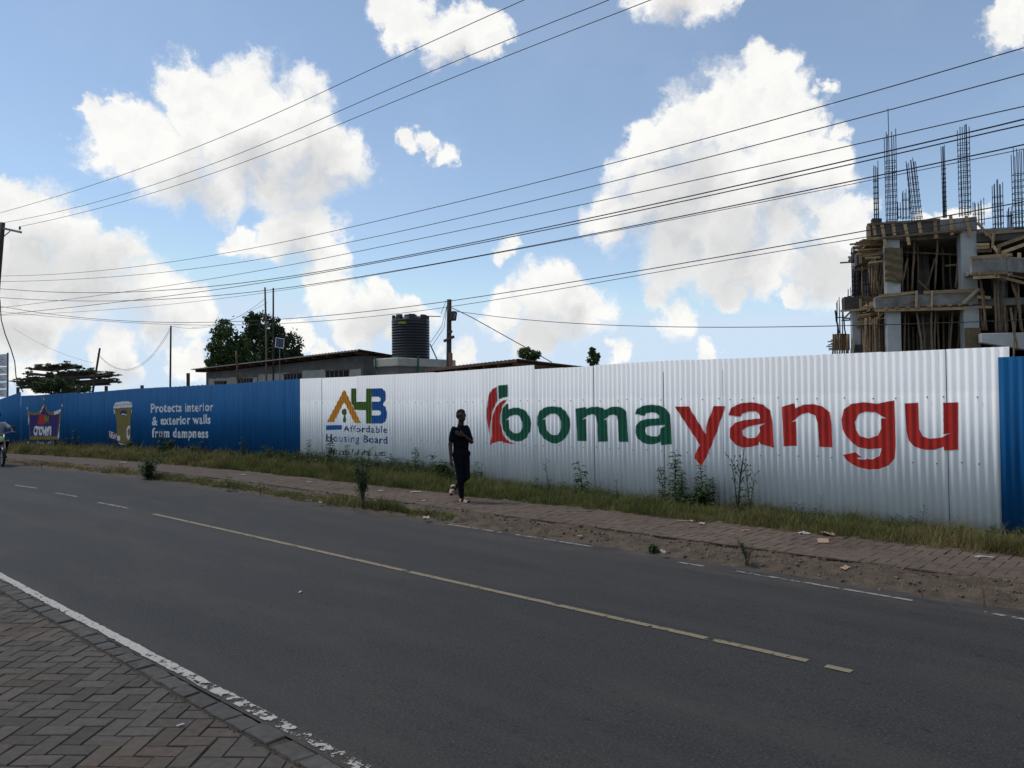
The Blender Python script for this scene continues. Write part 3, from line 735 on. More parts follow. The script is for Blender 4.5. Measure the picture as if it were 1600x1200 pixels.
# crown-shaped advert
C = (30, 600, 10.0)
traced('advert_border', [[(135,400),(165,435),(220,450),(290,440),(340,390),(372,320),(390,300),(405,325),(440,400),(490,445),(545,432),(600,410),(652,390),(655,440),(640,560),(632,720),(612,868),(160,868),(160,720),(150,560)]], m_gold, blue, *C, off=.004)
traced('advert_panel', [[(165,480),(235,490),(300,478),(345,430),(385,350),(395,345),(430,430),(480,482),(545,484),(622,470),(615,640),(600,815),(175,815),(172,640)]], m_purple, blue, *C, off=.0052)
traced('advert_highlight', [[(318,470),(345,420),(378,340),(390,310),(388,345),(360,415),(335,460)]], m_pwhite, blue, *C, off=.006)
traced('advert_highlight', [[(540,435),(600,412),(655,388),(650,425),(610,465),(542,482)]], m_pwhite, blue, *C, off=.006)
traced('advert_highlight', [[(133,405),(146,440),(158,560),(152,640),(140,560)]], m_pwhite, blue, *C, off=.006)
traced('advert_highlight', [[(612,860),(608,810),(622,690),(636,600),(632,720),(624,830)]], m_pwhite, blue, *C, off=.006)
for cx, cy in ((390, 228), (127, 374), (671, 330)): traced('advert_finial', [circ(cx, cy, 12, 34, 10)], m_gold, blue, *C, off=.004, step=9)
for cx, cy in ((388, 238), (126, 380), (668, 338)): traced('advert_finial_highlight', [circ(cx, cy, 7, 20, 8)], m_pwhite, blue, *C, off=.0052, step=9)
traced('advert_mark', [[(312,480),(380,474),(412,500),(408,560),(398,628),(296,632),(302,560)]], m_red, blue, *C, off=.0062)
traced('advert_mark', [[(396,490),(420,476),(440,540),(452,480),(468,500),(462,618),(446,620),(444,570),(432,612),(418,580),(412,628),(398,628)]], m_gold, blue, *C, off=.0072)
lettering('letter', 'crown', *zq(*C, (236, 600), (222, 798), (512, 606), (498, 800)), m_pwhite, blue, bold=.03, shear=.12, space=.84, seed=8, off=.0068, jit=.2)
rgx = random.Random(4)
for x0, wd in ((125, 34), (165, 8), (275, 50), (335, 20), (365, 30), (450, 22), (480, 24), (520, 60), (610, 50)):     # a flaked line of script under it
    y0 = 885+rgx.uniform(0, 12)
    traced('paint_fleck', [[(x0, y0+30), (x0+wd*.3, y0), (x0+wd*.5, y0+26), (x0+wd, y0+10+rgx.uniform(0, 12)), (x0+wd*.7, y0+44), (x0+wd*.3, y0+62), (x0+4, y0+50)]], m_pwhite, blue, *C, off=.004, jit=.25, step=2)
# paint tub advert with its lid
B = (160, 600, 10.91)
traced('tub_body', [[(215,410),(350,400),(488,395),(492,470),(480,640),(482,800),(472,990),(440,1012),(370,1020),(300,1008),(262,975),(245,800),(235,600),(222,500)]], m_olive, blue, *B, off=.004)
traced('tub_lid', [[(205,340),(240,312),(330,300),(450,298),(492,310),(500,345),(512,352),(510,392),(480,398),(380,400),(250,412),(190,416),(188,380),(205,370)]], m_pwhite, blue, *B, off=.005)
traced('tub_lid_shadow', [[(208,362),(330,348),(490,342),(490,350),(330,358),(208,374)]], mat('sign_paint_grey', (.3, .32, .34), .5), blue, *B, off=.006)
traced('tub_handle', [[(440,715),(470,712),(478,760),(478,860),(462,915),(458,945),(432,945),(428,925),(414,880),(414,800),(425,740)], [(445,745),(460,760),(466,820),(460,890),(445,900),(432,870),(428,800)]], m_pwhite, blue, *B, off=.005)
traced('tub_rim', [[(262,985),(300,1012),(370,1024),(440,1016),(488,990),(480,1012),(440,1032),(370,1038),(300,1026)]], m_pwhite, blue, *B, off=.0055)
traced('tub_rim', [[(194,430),(208,440),(220,520),(206,505)]], m_pwhite, blue, *B, off=.005)
traced('tub_rim', [[(492,430),(504,428),(500,480),(490,498)]], m_pwhite, blue, *B, off=.005)
traced('tub_mark', [[(310,470),(345,445),(400,455),(412,500),(405,530),(340,540),(312,515)]], m_purple, blue, *B, off=.005)
traced('tub_mark', [[(330,505),(360,498),(412,520),(410,534),(370,522),(332,530)]], m_pwhite, blue, *B, off=.006)
traced('tub_mark', [[(318,556),(360,548),(412,556),(408,568),(320,576)]], m_gold, blue, *B, off=.005)
traced('new_flash', [[(112,790),(250,850),(255,965),(112,925)]], mat('sign_paint_crimson', (.17, .012, .03), .5), blue, *B, off=.005)
lettering('letter', 'NEW', *zq(*B, (120, 800), (122, 905), (242, 850), (240, 945)), m_pwhite, blue, bold=.02, seed=9, off=.0064, jit=.3)
traced('new_flash', [[(252,882),(305,885),(308,965),(255,962)]], m_pwhite, blue, *B, off=.0058)

# ================================================================== THE UNFINISHED BUILDING
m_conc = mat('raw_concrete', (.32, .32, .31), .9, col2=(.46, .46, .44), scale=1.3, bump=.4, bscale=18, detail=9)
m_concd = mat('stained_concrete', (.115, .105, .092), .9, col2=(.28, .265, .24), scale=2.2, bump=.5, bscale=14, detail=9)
m_ply = mat('formwork_board', (.045, .042, .040), .85, col2=(.085, .075, .066), scale=2.5, detail=8, rand=.25)
m_plank = mat('formwork_plank', (.28, .19, .10), .9, col2=(.44, .31, .18), scale=5, detail=8, rand=.3)
m_plankd = mat('old_plank', (.15, .10, .06), .9, col2=(.28, .19, .115), scale=5, detail=8, rand=.3)
m_pole = mat('prop_pole', (.12, .083, .053), .9, col2=(.23, .165, .105), scale=7, detail=6, rand=.3)
m_steel = mat('rebar_steel', (.022, .026, .045), .6, var=.3, scale=9, metal=.3)
m_sack = mat('hessian', (.12, .085, .045), .95, col2=(.19, .14, .08), scale=9, bump=.5, bscale=70)
m_dark = mat('shade_infill', (.035, .033, .031), .95, var=.3, scale=4)  # near-black, shade of the building's inside put into the wall colour
BY = 34.0; BROT = radians(-16)
b0 = at(1393, 600, BY); b0.z = 0
bld = empty('unfinished_building', b0, 'half-built concrete frame with timber formwork, wooden props and bare reinforcing bars', 'building', rz=BROT)
E1 = Vector((cos(BROT), sin(BROT), 0)); E2 = Vector((-sin(BROT), cos(BROT), 0))
def bp_(x, y, dep=0.0):
    """pixel -> facade coordinates (u, z) on the plane lying dep metres behind the front"""
    r = ray(x, y); O = b0+E2*dep; k = (O.x*E2.x+O.y*E2.y)/(r.x*E2.x+r.y*E2.y)
    p = Vector((r.x*k, r.y*k, CAMH+r.z*k)); return (p-b0).dot(E1), p.z
def bw(u, dep, z): return b0+E1*u+E2*dep+Vector((0, 0, z))
def Z8(x, y): return (1290+x/5.161, 330+y/5.161)
def bbox(name, x0, y0, x1, y1, d0, d1, m, bevel=0.0, y0r=None, y1r=None, z8=True):
    """box whose front face covers the pixel quad, from depth d0 to d1"""
    f = Z8 if z8 else (lambda a, b: (a, b))
    y0r = y0 if y0r is None else y0r; y1r = y1 if y1r is None else y1r
    (ua, za), (ub, zb_), (uc, zc), (ud, zd_) = [bp_(*f(*p), d0) for p in ((x0, y1), (x1, y1r), (x1, y0r), (x0, y0))]
    u0, u1 = (ua+ud)/2, (ub+uc)/2
    q = MB(); q.hexa([bw(u0, d0, za), bw(u1, d0, zb_), bw(u1, d1, zb_), bw(u0, d1, za), bw(u0, d0, zd_), bw(u1, d0, zc), bw(u1, d1, zc), bw(u0, d1, zd_)])
    return q.build(name, m, bld, bevel=bevel)
def plank(x0, y0, x1, y1, dep, w_=.14, th=.035, m=None, dep2=None, name='plank'):
    (u0, z0), (u1, z1) = bp_(*Z8(x0, y0), dep), bp_(*Z8(x1, y1), dep if dep2 is None else dep2)
    q = MB(); q.beam(bw(u0, dep, z0), bw(u1, dep if dep2 is None else dep2, z1), th, w_) if abs(z1-z0) < abs(u1-u0)*1.2 else q.beam(bw(u0, dep, z0), bw(u1, dep if dep2 is None else dep2, z1), w_, th, up=tuple(E2))
    return q.build(name, m or m_plank, bld)
def prop(pts, dep, r=.045, m=None, dep2=None):
    rg = rnd; P = []
    n = 5; P0 = [bp_(*Z8(*p), dep) for p in pts]
    d2_ = dep if dep2 is None else dep2
    for i in range(n+1):
        f = i/n*(len(P0)-1); k = min(int(f), len(P0)-2); a = f-k
        u = P0[k][0]*(1-a)+P0[k+1][0]*a; z = P0[k][1]*(1-a)+P0[k+1][1]*a
        P.append(bw(u+rg.uniform(-.02, .02), dep+(d2_-dep)*i/n, z))
    q = MB(); q.tube(P, [r*rg.uniform(.85, 1.1)]*(n+1), 6); return q.build('prop', m or m_pole, bld, smooth=True)
# columns
bbox('column', 485, 225, 603, 665, .05, .6, m_conc, .02)
bbox('column', 497, 800, 612, 1300, .05, .6, m_conc, .02)
bbox('column', 1092, 150, 1225, 640, -.02, .6, m_conc, .02)
bbox('column', 1118, 760, 1245, 1300, -.02, .6, m_conc, .02)
for u in (2.3, 5.6, 8.8):
    for dep in (4.2, 8.0):
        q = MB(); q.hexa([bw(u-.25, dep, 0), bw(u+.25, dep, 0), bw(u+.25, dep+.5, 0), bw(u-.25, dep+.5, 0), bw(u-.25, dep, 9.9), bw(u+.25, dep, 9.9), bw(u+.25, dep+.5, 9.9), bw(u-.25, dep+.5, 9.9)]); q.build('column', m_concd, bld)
# slabs, and near-black block walls added to keep the interior dark
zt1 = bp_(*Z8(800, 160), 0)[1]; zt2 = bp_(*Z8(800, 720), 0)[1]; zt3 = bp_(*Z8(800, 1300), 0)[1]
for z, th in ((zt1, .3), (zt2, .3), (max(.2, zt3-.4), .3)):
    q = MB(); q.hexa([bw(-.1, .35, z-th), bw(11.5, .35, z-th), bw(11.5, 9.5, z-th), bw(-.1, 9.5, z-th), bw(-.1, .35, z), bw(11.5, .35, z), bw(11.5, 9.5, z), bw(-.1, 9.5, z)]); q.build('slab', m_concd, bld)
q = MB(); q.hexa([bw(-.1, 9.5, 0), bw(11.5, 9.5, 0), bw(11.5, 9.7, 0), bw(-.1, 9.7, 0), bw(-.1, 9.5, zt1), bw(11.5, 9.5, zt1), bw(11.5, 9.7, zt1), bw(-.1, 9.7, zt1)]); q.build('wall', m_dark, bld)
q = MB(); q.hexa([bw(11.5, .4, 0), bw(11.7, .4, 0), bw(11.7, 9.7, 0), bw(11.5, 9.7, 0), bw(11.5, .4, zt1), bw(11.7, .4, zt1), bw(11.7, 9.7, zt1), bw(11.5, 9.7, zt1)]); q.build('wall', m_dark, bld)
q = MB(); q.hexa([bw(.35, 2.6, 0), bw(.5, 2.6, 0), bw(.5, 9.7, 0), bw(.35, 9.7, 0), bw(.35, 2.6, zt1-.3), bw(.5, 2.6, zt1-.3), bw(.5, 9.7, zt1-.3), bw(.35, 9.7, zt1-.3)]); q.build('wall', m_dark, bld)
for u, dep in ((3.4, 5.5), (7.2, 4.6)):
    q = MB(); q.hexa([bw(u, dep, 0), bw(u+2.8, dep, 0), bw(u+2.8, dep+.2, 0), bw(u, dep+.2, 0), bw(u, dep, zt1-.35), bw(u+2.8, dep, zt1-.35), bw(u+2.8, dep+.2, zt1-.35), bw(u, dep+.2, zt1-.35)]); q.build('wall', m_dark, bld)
# top edge beam in its boards
bbox('formwork_board', 340, 108, 920, 200, -.12, .3, m_ply, y0r=68, y1r=160)
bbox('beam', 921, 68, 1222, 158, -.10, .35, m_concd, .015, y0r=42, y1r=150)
for x0, y0, x1, y1 in ((452, 92, 482, 278), (542, 92, 557, 195), (634, 80, 674, 272), (752, 75, 770, 195), (882, 64, 892, 220), (1008, 32, 1020, 192), (1132, 38, 1172, 208), (385, 100, 400, 200), (345, 100, 352, 215)):
    plank(x0, y0, x1, y1, -.17, .13, .04)
plank(345, 106, 925, 66, -.2, .09, .05, m_plankd); plank(440, 215, 1110, 150, -.22, .09, .06, m_plankd); plank(330, 222, 620, 208, -.12, .12, .05); plank(600, 196, 1100, 168, -.05, .10, .06, m_plankd)
# second edge beam
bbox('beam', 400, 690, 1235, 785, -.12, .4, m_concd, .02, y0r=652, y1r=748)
plank(455, 682, 725, 655, -.15, .13, .05); plank(790, 656, 1270, 636, -.17, .15, .05)
plank(400, 800, 1140, 782, -.2, .13, .05); plank(380, 795, 1280, 742, -.05, .08, .05, m_plankd); plank(1105, 745, 1235, 622, -.28, .13, .04, mat('pale_plank', (.34, .29, .20), .9, col2=(.42, .36, .26)))
plank(600, 765, 775, 690, -.24, .06, .04, m_plankd); plank(730, 780, 735, 640, -.26, .09, .04); plank(855, 800, 858, 645, -.26, .06, .04)
for i in range(9):
    x = 480+i*85; plank(x, 786-i*4.6, x+22, 785-i*4.6, -.24, .10, .30, m_plankd, name='joist')
plank(1225, 692, 1330, 698, -.2, .12, .06); plank(1220, 772, 1340, 774, -.2, .10, .06)
# poles propping the slabs
for pts, dep in (([(612, 225), (618, 660)], .5), ([(715, 240), (700, 640)], .7), ([(742, 260), (745, 640)], 1.0), ([(905, 225), (885, 630)], .4), ([(880, 380), (815, 630)], .9), ([(1075, 200), (1050, 620)], .5), ([(640, 480), (670, 350), (600, 640)], .8),
                 ([(745, 560), (830, 640)], .8), ([(940, 240), (955, 630)], 2.2), ([(1000, 250), (1010, 630)], 2.8), ([(660, 250), (665, 640)], 2.4), ([(800, 250), (790, 640)], 3.0), ([(620, 330), (1090, 352)], .9), ([(965, 440), (1110, 430)], .6),
                 ([(640, 810), (632, 1300)], .5), ([(672, 810), (668, 1300)], 1.4), ([(725, 800), (760, 960), (785, 1300)], .3), ([(785, 820), (808, 1300)], .9), ([(853, 780), (860, 1300)], .2), ([(885, 800), (872, 1300)], .5), ([(905, 830), (920, 1300)], 1.0), ([(1020, 790), (990, 1300)], .5), ([(1000, 830), (985, 1300)], 1.4), ([(1080, 810), (1066, 1300)], 1.1), ([(705, 930), (712, 1300)], 2.2), ([(950, 820), (945, 1300)], 2.3), ([(750, 830), (735, 1300)], 2.0)):
    prop(pts, dep, .05)
# hessian wrapped round the upper corner column
q = MB(); (ua, za), (ub, zb_) = bp_(*Z8(478, 575), -.02), bp_(*Z8(612, 292), -.02)
nx, nz_ = 10, 18; V = []
for j in range(nz_+1):
    for i in range(nx+1):
        V.append(bw(ua+(ub-ua)*i/nx, -.05-.09*abs(fn(i*.4, j*.8, 2))-.05*sin(j*1.5+i*.35+2*fn(i*.3, j*.3, 6)), za+(zb_-za)*j/nz_+.06*sin(i*.6)*(1 if j in (0,) else .3)))
q.add(V, [(j*(nx+1)+i, j*(nx+1)+i+1, (j+1)*(nx+1)+i+1, (j+1)*(nx+1)+i) for j in range(nz_) for i in range(nx)])
o = q.build('hessian_wrap', m_sack, bld, smooth=True); sm = o.modifiers.new('thickness', 'SOLIDIFY'); sm.thickness = .01
bbox('hessian_wrap', 1125, 940, 1255, 1300, -.06, .1, m_sack)
# the left flank: overhanging formwork, stacked planks and raking props
for i in range(16):
    y = 238+i*12; x0 = 230+abs(i-5)*11+rnd.uniform(-35, 25)
    plank(x0, y+rnd.uniform(-3, 6), 455+rnd.uniform(-20, 20), y-12+rnd.uniform(-6, 12), rnd.uniform(.2, 2.2), .07, .10, m_plankd if i % 3 else m_plank)
plank(195, 268, 455, 240, .1, .07, .08, m_plankd)
bbox('formwork_board', 250, 335, 300, 435, 1.2, 1.9, m_ply); plank(278, 340, 284, 420, 1.15, .12, .04)
plank(340, 440, 440, 320, .3, .10, .08, m_plankd); plank(210, 485, 420, 440, .6, .05, .08, m_plankd)
for x0, x1 in ((440, 400), (452, 462), (470, 478), (430, 440), (410, 392), (395, 430), (380, 370), (460, 420), (420, 465), (388, 408)):
    prop([(x0, 400+rnd.uniform(-60, 20)), (x1, 670)], rnd.uniform(.2, 1.3), .045)
for x0, x1, m_ in ((392, 470, m_sack), (405, 440, m_plankd)):
    bbox('formwork_board', x0, 470, x1, 660, 1.3, 1.4, m_)
for lo_z, hi_z in ((zt2, zt1-.35), (.3, zt2-.35)):
    for i in range(16):
        dep = .7+i*.45+rnd.uniform(-.15, .15); u = rnd.uniform(-.45, .05); q = MB()
        q.tube([bw(u+rnd.uniform(-.2, .2), dep, lo_z), bw(u+rnd.uniform(-.05, .05), dep+rnd.uniform(-.1, .1), (lo_z+hi_z)/2), bw(u, dep+rnd.uniform(-.15, .15), hi_z)], .045, 6); q.build('prop', m_pole, bld, smooth=True)
    for i in range(9):
        u = -.75+i*.09; q = MB(); a_ = rnd.uniform(.1, 1.5); q.beam(bw(u+rnd.uniform(-.1, .1), a_, hi_z+.05+.05*(i % 3)), bw(u+rnd.uniform(-.1, .1), a_+rnd.uniform(3, 5.5), hi_z+.05+.05*(i % 3)), .14, .04); q.build('plank', m_plankd if i % 3 else m_plank, bld)
    for i in range(12):
        dep = .4+i*.55; q = MB(); q.beam(bw(-.95+rnd.uniform(-.25, .2), dep, hi_z+.2), bw(.5, dep+rnd.uniform(-.1, .1), hi_z+.22), .09, .07); q.build('joist', m_plankd, bld)
    q = MB(); q.hexa([bw(-.32, .4, hi_z+.25), bw(-.24, .4, hi_z+.25), bw(-.24, 7.5, hi_z+.25), bw(-.32, 7.5, hi_z+.25), bw(-.32, .4, hi_z+.75), bw(-.24, .4, hi_z+.75), bw(-.24, 7.5, hi_z+.75), bw(-.32, 7.5, hi_z+.75)]); q.build('formwork_board', m_plankd, bld)
# lower block to the left
bbox('column', 215, 800, 287, 1300, 1.6, 2.1, m_conc, .02)
bbox('formwork_board', 152, 690, 298, 790, 1.5, 2.4, m_ply); plank(280, 705, 284, 790, 1.45, .10, .04); plank(120, 806, 310, 792, 1.4, .09, .06)
plank(130, 885, 205, 808, 1.5, .08, .06, m_plankd); plank(290, 880, 250, 815, 1.5, .07, .06, m_plankd); plank(270, 700, 395, 712, 1.8, .22, .10, m_plankd)
for i in range(12):
    y = 830+i*9; plank(235+rnd.uniform(-25, 60), y+rnd.uniform(0, 12), 480+rnd.uniform(-40, 15), y-30+rnd.uniform(-10, 12), rnd.uniform(.5, 1.6), .06, .09, m_plankd if i % 3 else m_plank)
plank(350, 920, 495, 790, .15, .09, .06)
for i in range(20):
    x = 300+i*10; prop([(x+rnd.uniform(-8, 8), 860+rnd.uniform(0, 60)-i*1.5), (x+rnd.uniform(-12, 25), 1300)], rnd.uniform(.2, 1.6), .045)
bbox('formwork_board', 225, 1075, 320, 1300, 1.5, 1.7, m_ply)
for i in range(9):
    x = 60+i*18; prop([(x+rnd.uniform(-6, 6), 985+rnd.uniform(-10, 20)), (x+rnd.uniform(-8, 8), 1300)], rnd.uniform(1.6, 2.6), .04)
bbox('formwork_board', 60, 990, 195, 1120, 2.4, 2.6, m_plankd)
for i in range(7): plank(5+rnd.uniform(0, 40), 1040+i*13, 90+rnd.uniform(0, 60), 1035+i*13+rnd.uniform(-5, 5), 2.0, .05, .08, m_plankd)
prop([(75, 800), (110, 1000)], 2.2, .05, m_steel); prop([(130, 720), (160, 1000)], 2.2, .04, m_steel)
plank(195, 1300, 225, 1030, 1.5, .16, .05, mat('pale_plank', (.34, .29, .20), .9))
# the bay on the right, standing forward
bbox('beam', 1178, 385, 1462, 500, -1.3, -.9, m_concd, .02, y0r=366, y1r=488)
(ua, za) = bp_(*Z8(1462, 366), -1.3); (_, zl) = bp_(*Z8(1462, 488), -1.3)
q = MB(); P = [(ua, -1.3), (ua+3.2, .9), (ua+3.2, 1.3), (ua, -.9)]
q.hexa([bw(u, dd_, zl) for u, dd_ in P]+[bw(u, dd_, za) for u, dd_ in P]); q.build('beam', m_concd, bld, bevel=.02)
q = MB(); (u0, z0) = bp_(*Z8(1180, 380), -1.2); q.hexa([bw(u0, -1.2, zl+.02), bw(ua, -1.2, zl+.02), bw(ua, .5, zl+.02), bw(u0, .5, zl+.02), bw(u0, -1.2, zl+.2), bw(ua, -1.2, zl+.2), bw(ua, .5, zl+.2), bw(u0, .5, zl+.2)]); q.build('slab', m_concd, bld)
q = MB(); q.add([bw(ua, -1.2, zl+.05), bw(ua+3.2, 1.0, zl+.05), bw(ua, 1.0, zl+.05), bw(ua, -1.2, zl+.2), bw(ua+3.2, 1.0, zl+.2), bw(ua, 1.0, zl+.2)], [(0, 1, 2), (5, 4, 3), (0, 3, 4, 1), (1, 4, 5, 2), (2, 5, 3, 0)]); q.build('slab', m_concd, bld)
plank(1160, 376, 1505, 350, -1.34, .13, .05); plank(1415, 372, 1640, 420, -1.3, .13, .05, dep2=-.1)
plank(1170, 508, 1470, 496, -1.36, .10, .06, m_plankd); plank(1190, 536, 1400, 526, -1.38, .12, .05); plank(1395, 526, 1640, 590, -1.3, .12, .05, dep2=-.2); plank(1400, 500, 1640, 548, -1.3, .08, .05, m_plankd, dep2=-.2)
for x in (1245, 1370, 1480): plank(x-10, 508+(x-1245)*.02, x+18, 505+(x-1245)*.02, -1.42, .12, .25, m_plankd, name='joist')
plank(1562, 335, 1562, 378, -.6, .12, .05)
bbox('formwork_board', 1222, 185, 1700, 250, -.1, .3, m_ply, y0r=150, y1r=215); plank(1330, 178, 1700, 148, -.16, .1, .05, m_plankd)
plank(1385, 285, 1640, 192, -.35, .14, .05, m_plankd); plank(1420, 335, 1680, 240, -.45, .14, .05); plank(1222, 270, 1320, 266, -.2, .10, .05); plank(1222, 296, 1320, 290, -.25, .12, .05); plank(1225, 320, 1340, 318, -.1, .14, .06, m_plankd)
plank(1220, 90, 1360, 240, -.2, .10, .05); plank(1240, 165, 1362, 138, -.25, .07, .04, m_plankd); plank(1262, 130, 1300, 200, -.25, .07, .04); plank(1345, 300, 1355, 185, -.4, .08, .05); plank(1350, 280, 1400, 345, -.5, .12, .05); plank(1395, 345, 1400, 285, -.5, .1, .05, m_plankd)
bbox('beam', 1255, 985, 1700, 1060, -.6, -.2, m_conc, .02, y0r=975, y1r=1130)
for pts, dep, r in (([(1360, 545), (1372, 970)], -.4, .05), ([(1375, 545), (1412, 975)], -.1, .055), ([(1412, 560), (1420, 975)], .2, .05), ([(1440, 760), (1455, 975)], -.3, .06), ([(1500, 570), (1545, 720), (1592, 1000)], -.4, .06), ([(1550, 580), (1575, 960)], 0, .05), ([(1250, 545), (1258, 610), (1295, 960)], -.5, .05), ([(1272, 640), (1285, 960)], -.4, .05),
                    ([(1490, 780), (1520, 1000), (1515, 1300)], -.9, .04), ([(1500, 820), (1550, 1120)], -.9, .035), ([(1530, 560), (1528, 960)], .8, .05), ([(1460, 570), (1466, 960)], 1.0, .05), ([(1620, 560), (1628, 980)], .2, .05), ([(1660, 560), (1650, 980)], .2, .05), ([(1240, 600), (1262, 960)], .3, .05)):
    prop(pts, dep, r)
# reinforcement standing out of the columns
def cage(xa, xb, yt, yb, dep, n=3, extra=0, lean=0.0, tie=8.0, bare=.3, r=.018):
    (ua, zt_), (ub, zb_) = bp_(xa, yt, dep), bp_(xb, yb, dep); wu = ub-ua; q = MB(); rg = rnd
    lu = bp_(xa+lean, yt, dep)[0]-ua if lean else 0.0
    for i in range(n):
        for j in (0, 1):
            du = wu*i/(n-1); tz = zt_+rg.uniform(-.25, .1)+(extra if (i, j) == (1, 0) else 0)
            q.tube([bw(ua+du-lu*0, dep+j*wu*.8, zb_), bw(ua+du+lu+rg.uniform(-.03, .03), dep+j*wu*.8, tz)], r, 4)
    z = zb_+.1; st = abs(bp_(xa, yb-tie, dep)[1]-zb_)
    while z < zt_-(zt_-zb_)*bare:
        f = (z-zb_)/(zt_-zb_); o_ = ua+lu*f
        c = [bw(o_-.02, dep-.02, z), bw(o_+wu+.02, dep-.02, z), bw(o_+wu+.02, dep+wu*.8+.02, z), bw(o_-.02, dep+wu*.8+.02, z)]
        for k in range(4): q.tube([c[k], c[(k+1) % 4]], r*.75, 4)
        z += st*rg.uniform(.85, 1.15)
    q.build('rebar_cage', m_steel, bld)
cage(1365, 1373, 253, 346, .6, 3); cage(1384, 1402, 203, 346, .2, 4, extra=.9, tie=8); cage(1425, 1441, 248, 342, 1.2, 4, lean=-8, tie=8); cage(1411, 1422, 292, 342, 3.5, 3, tie=14); cage(1403, 1408, 318, 342, 4.5, 2, tie=14)
cage(1472, 1479, 225, 340, 2.0, 3, tie=7); cage(1499, 1517, 194, 336, .2, 4, tie=8, bare=.2); cage(1523, 1538, 310, 352, 3.0, 4, tie=16); cage(1553, 1568, 280, 362, .6, 4, tie=9); cage(1575, 1582, 325, 360, 2.0, 3, tie=20)
cage(1584, 1602, 232, 360, .2, 4, tie=8); cage(1331, 1341, 383, 463, 1.9, 4, tie=7); cage(1350, 1358, 427, 470, 2.5, 3, tie=10); cage(1325, 1330, 450, 466, 1.8, 2, tie=20); cage(1308, 1317, 467, 525, 2.2, 3, tie=30)
bbox('column_stub', 1363, 341, 1378, 352, .5, .9, m_ply, z8=False)

# ================================================================== HOUSES BEHIND THE HOARDING
m_block = mat('block_wall', (.10, .095, .085), .95, col2=(.17, .16, .145), scale=2.2, bump=.5, bscale=20, detail=9)
m_plaster = mat('cement_plaster', (.30, .285, .24), .95, col2=(.46, .44, .38), scale=1.6, bump=.4, bscale=14, detail=9)
m_roof = mat('rusty_roof_iron', (.055, .038, .032), .7, col2=(.12, .075, .055), scale=1.5, detail=8)
m_rooff = mat('roof_edge', (.22, .19, .17), .7, col2=(.32, .28, .25), scale=4)
m_black = mat('dark_opening', (.012, .012, .014), .8)
m_brownw = mat('brown_timber', (.085, .045, .028), .9, col2=(.15, .085, .05), scale=6)
m_gpipe = mat('green_pipe', (.015, .10, .05), .6)
UP = Vector((0, 0, 1))
def hpt(P, e, f, a, b, z): return Vector((P.x, P.y, 0))+e*a+f*b+UP*z
def obox(q, P, e, f, a0, a1, b0_, b1, z0, z1, z0r=None, z1r=None):
    z0r = z0 if z0r is None else z0r; z1r = z1 if z1r is None else z1r
    q.hexa([hpt(P, e, f, a0, b0_, z0), hpt(P, e, f, a1, b0_, z0r), hpt(P, e, f, a1, b1, z0r), hpt(P, e, f, a0, b1, z0), hpt(P, e, f, a0, b0_, z1), hpt(P, e, f, a1, b0_, z1r), hpt(P, e, f, a1, b1, z1r), hpt(P, e, f, a0, b1, z1)])
P1 = on_wall(322, 583, 19.0); P2 = on_wall(567, 556, 18.6)
he = (P2-P1); zl_, zr_ = P1.z, P2.z; he.z = 0; LH = he.length; he.normalize(); hf = Vector((-he.y, he.x, 0))
if hf.y < 0: hf = -hf
house = empty('block_house', (P1.x, P1.y, 0), 'low grey block house with patchy plaster and long iron roof behind the blue hoarding', 'house')
q = MB(); obox(q, P1, he, hf, 0, LH, 0, 5.0, 0, zl_+.02, z1r=zr_+.02); q.build('wall', m_block, house)
for a0, a1, zt_, zb_ in ((.25, 2.6, .33, .95), (3.0, 4.1, .42, .9), (4.2, 6.6, .36, .8), (7.3, 9.4, .40, .95), (9.9, LH-.1, .5, .85)):    # plaster left in patches
    a1 = min(a1, LH-.05)
    if a1-a0 < .3: continue
    zz = zl_+(zr_-zl_)*(a0+a1)/2/LH; pts = []
    n = 10
    for i in range(n+1): pts.append((a0+(a1-a0)*i/n, zz-zt_+.06*fn(i*.7, a0)))
    for i in range(n, -1, -1): pts.append((a0+(a1-a0)*i/n, zz-zb_-.8+.06*fn(i*.9, a0+3)))
    q = MB(); V = [hpt(P1, he, hf, a, -.02, z) for a, z in pts]+[hpt(P1, he, hf, a, 0, z) for a, z in pts]; k = len(pts)
    q.add(V, [tuple(range(k))]+[(i, (i+1) % k, k+(i+1) % k, k+i) for i in range(k)]); q.build('plaster_patch', m_plaster, house)
for x0, x1, y0, y1 in ((336, 356, 597, 606), (378, 401, 593, 602), (454, 480, 586, 598), (520, 555, 581, 598)):
    sA = wall(x0, y0, 18.9); sB = wall(x1, y1, 18.9); A_ = pos(sA[0], 18.9); B_ = pos(sB[0], 18.9)
    a0 = (A_-Vector((P1.x, P1.y, 0))).dot(he); a1 = (B_-Vector((P1.x, P1.y, 0))).dot(he)
    q = MB(); obox(q, P1, he, hf, a0, a1, -.05, .1, sA[1]-.75, sA[1]); wn_ = q.build('window', m_black, house)
    q = MB(); obox(q, P1, he, hf, a0-.04, a1+.04, -.08, -.04, sA[1], sA[1]+.05); q.build('window_frame', m_brownw, wn_)
    for k in range(1, 5):
        q = MB(); a_ = a0+(a1-a0)*k/5; obox(q, P1, he, hf, a_-.012, a_+.012, -.07, -.055, sA[1]-.75, sA[1]); q.build('window_bar', m_rooff, wn_)
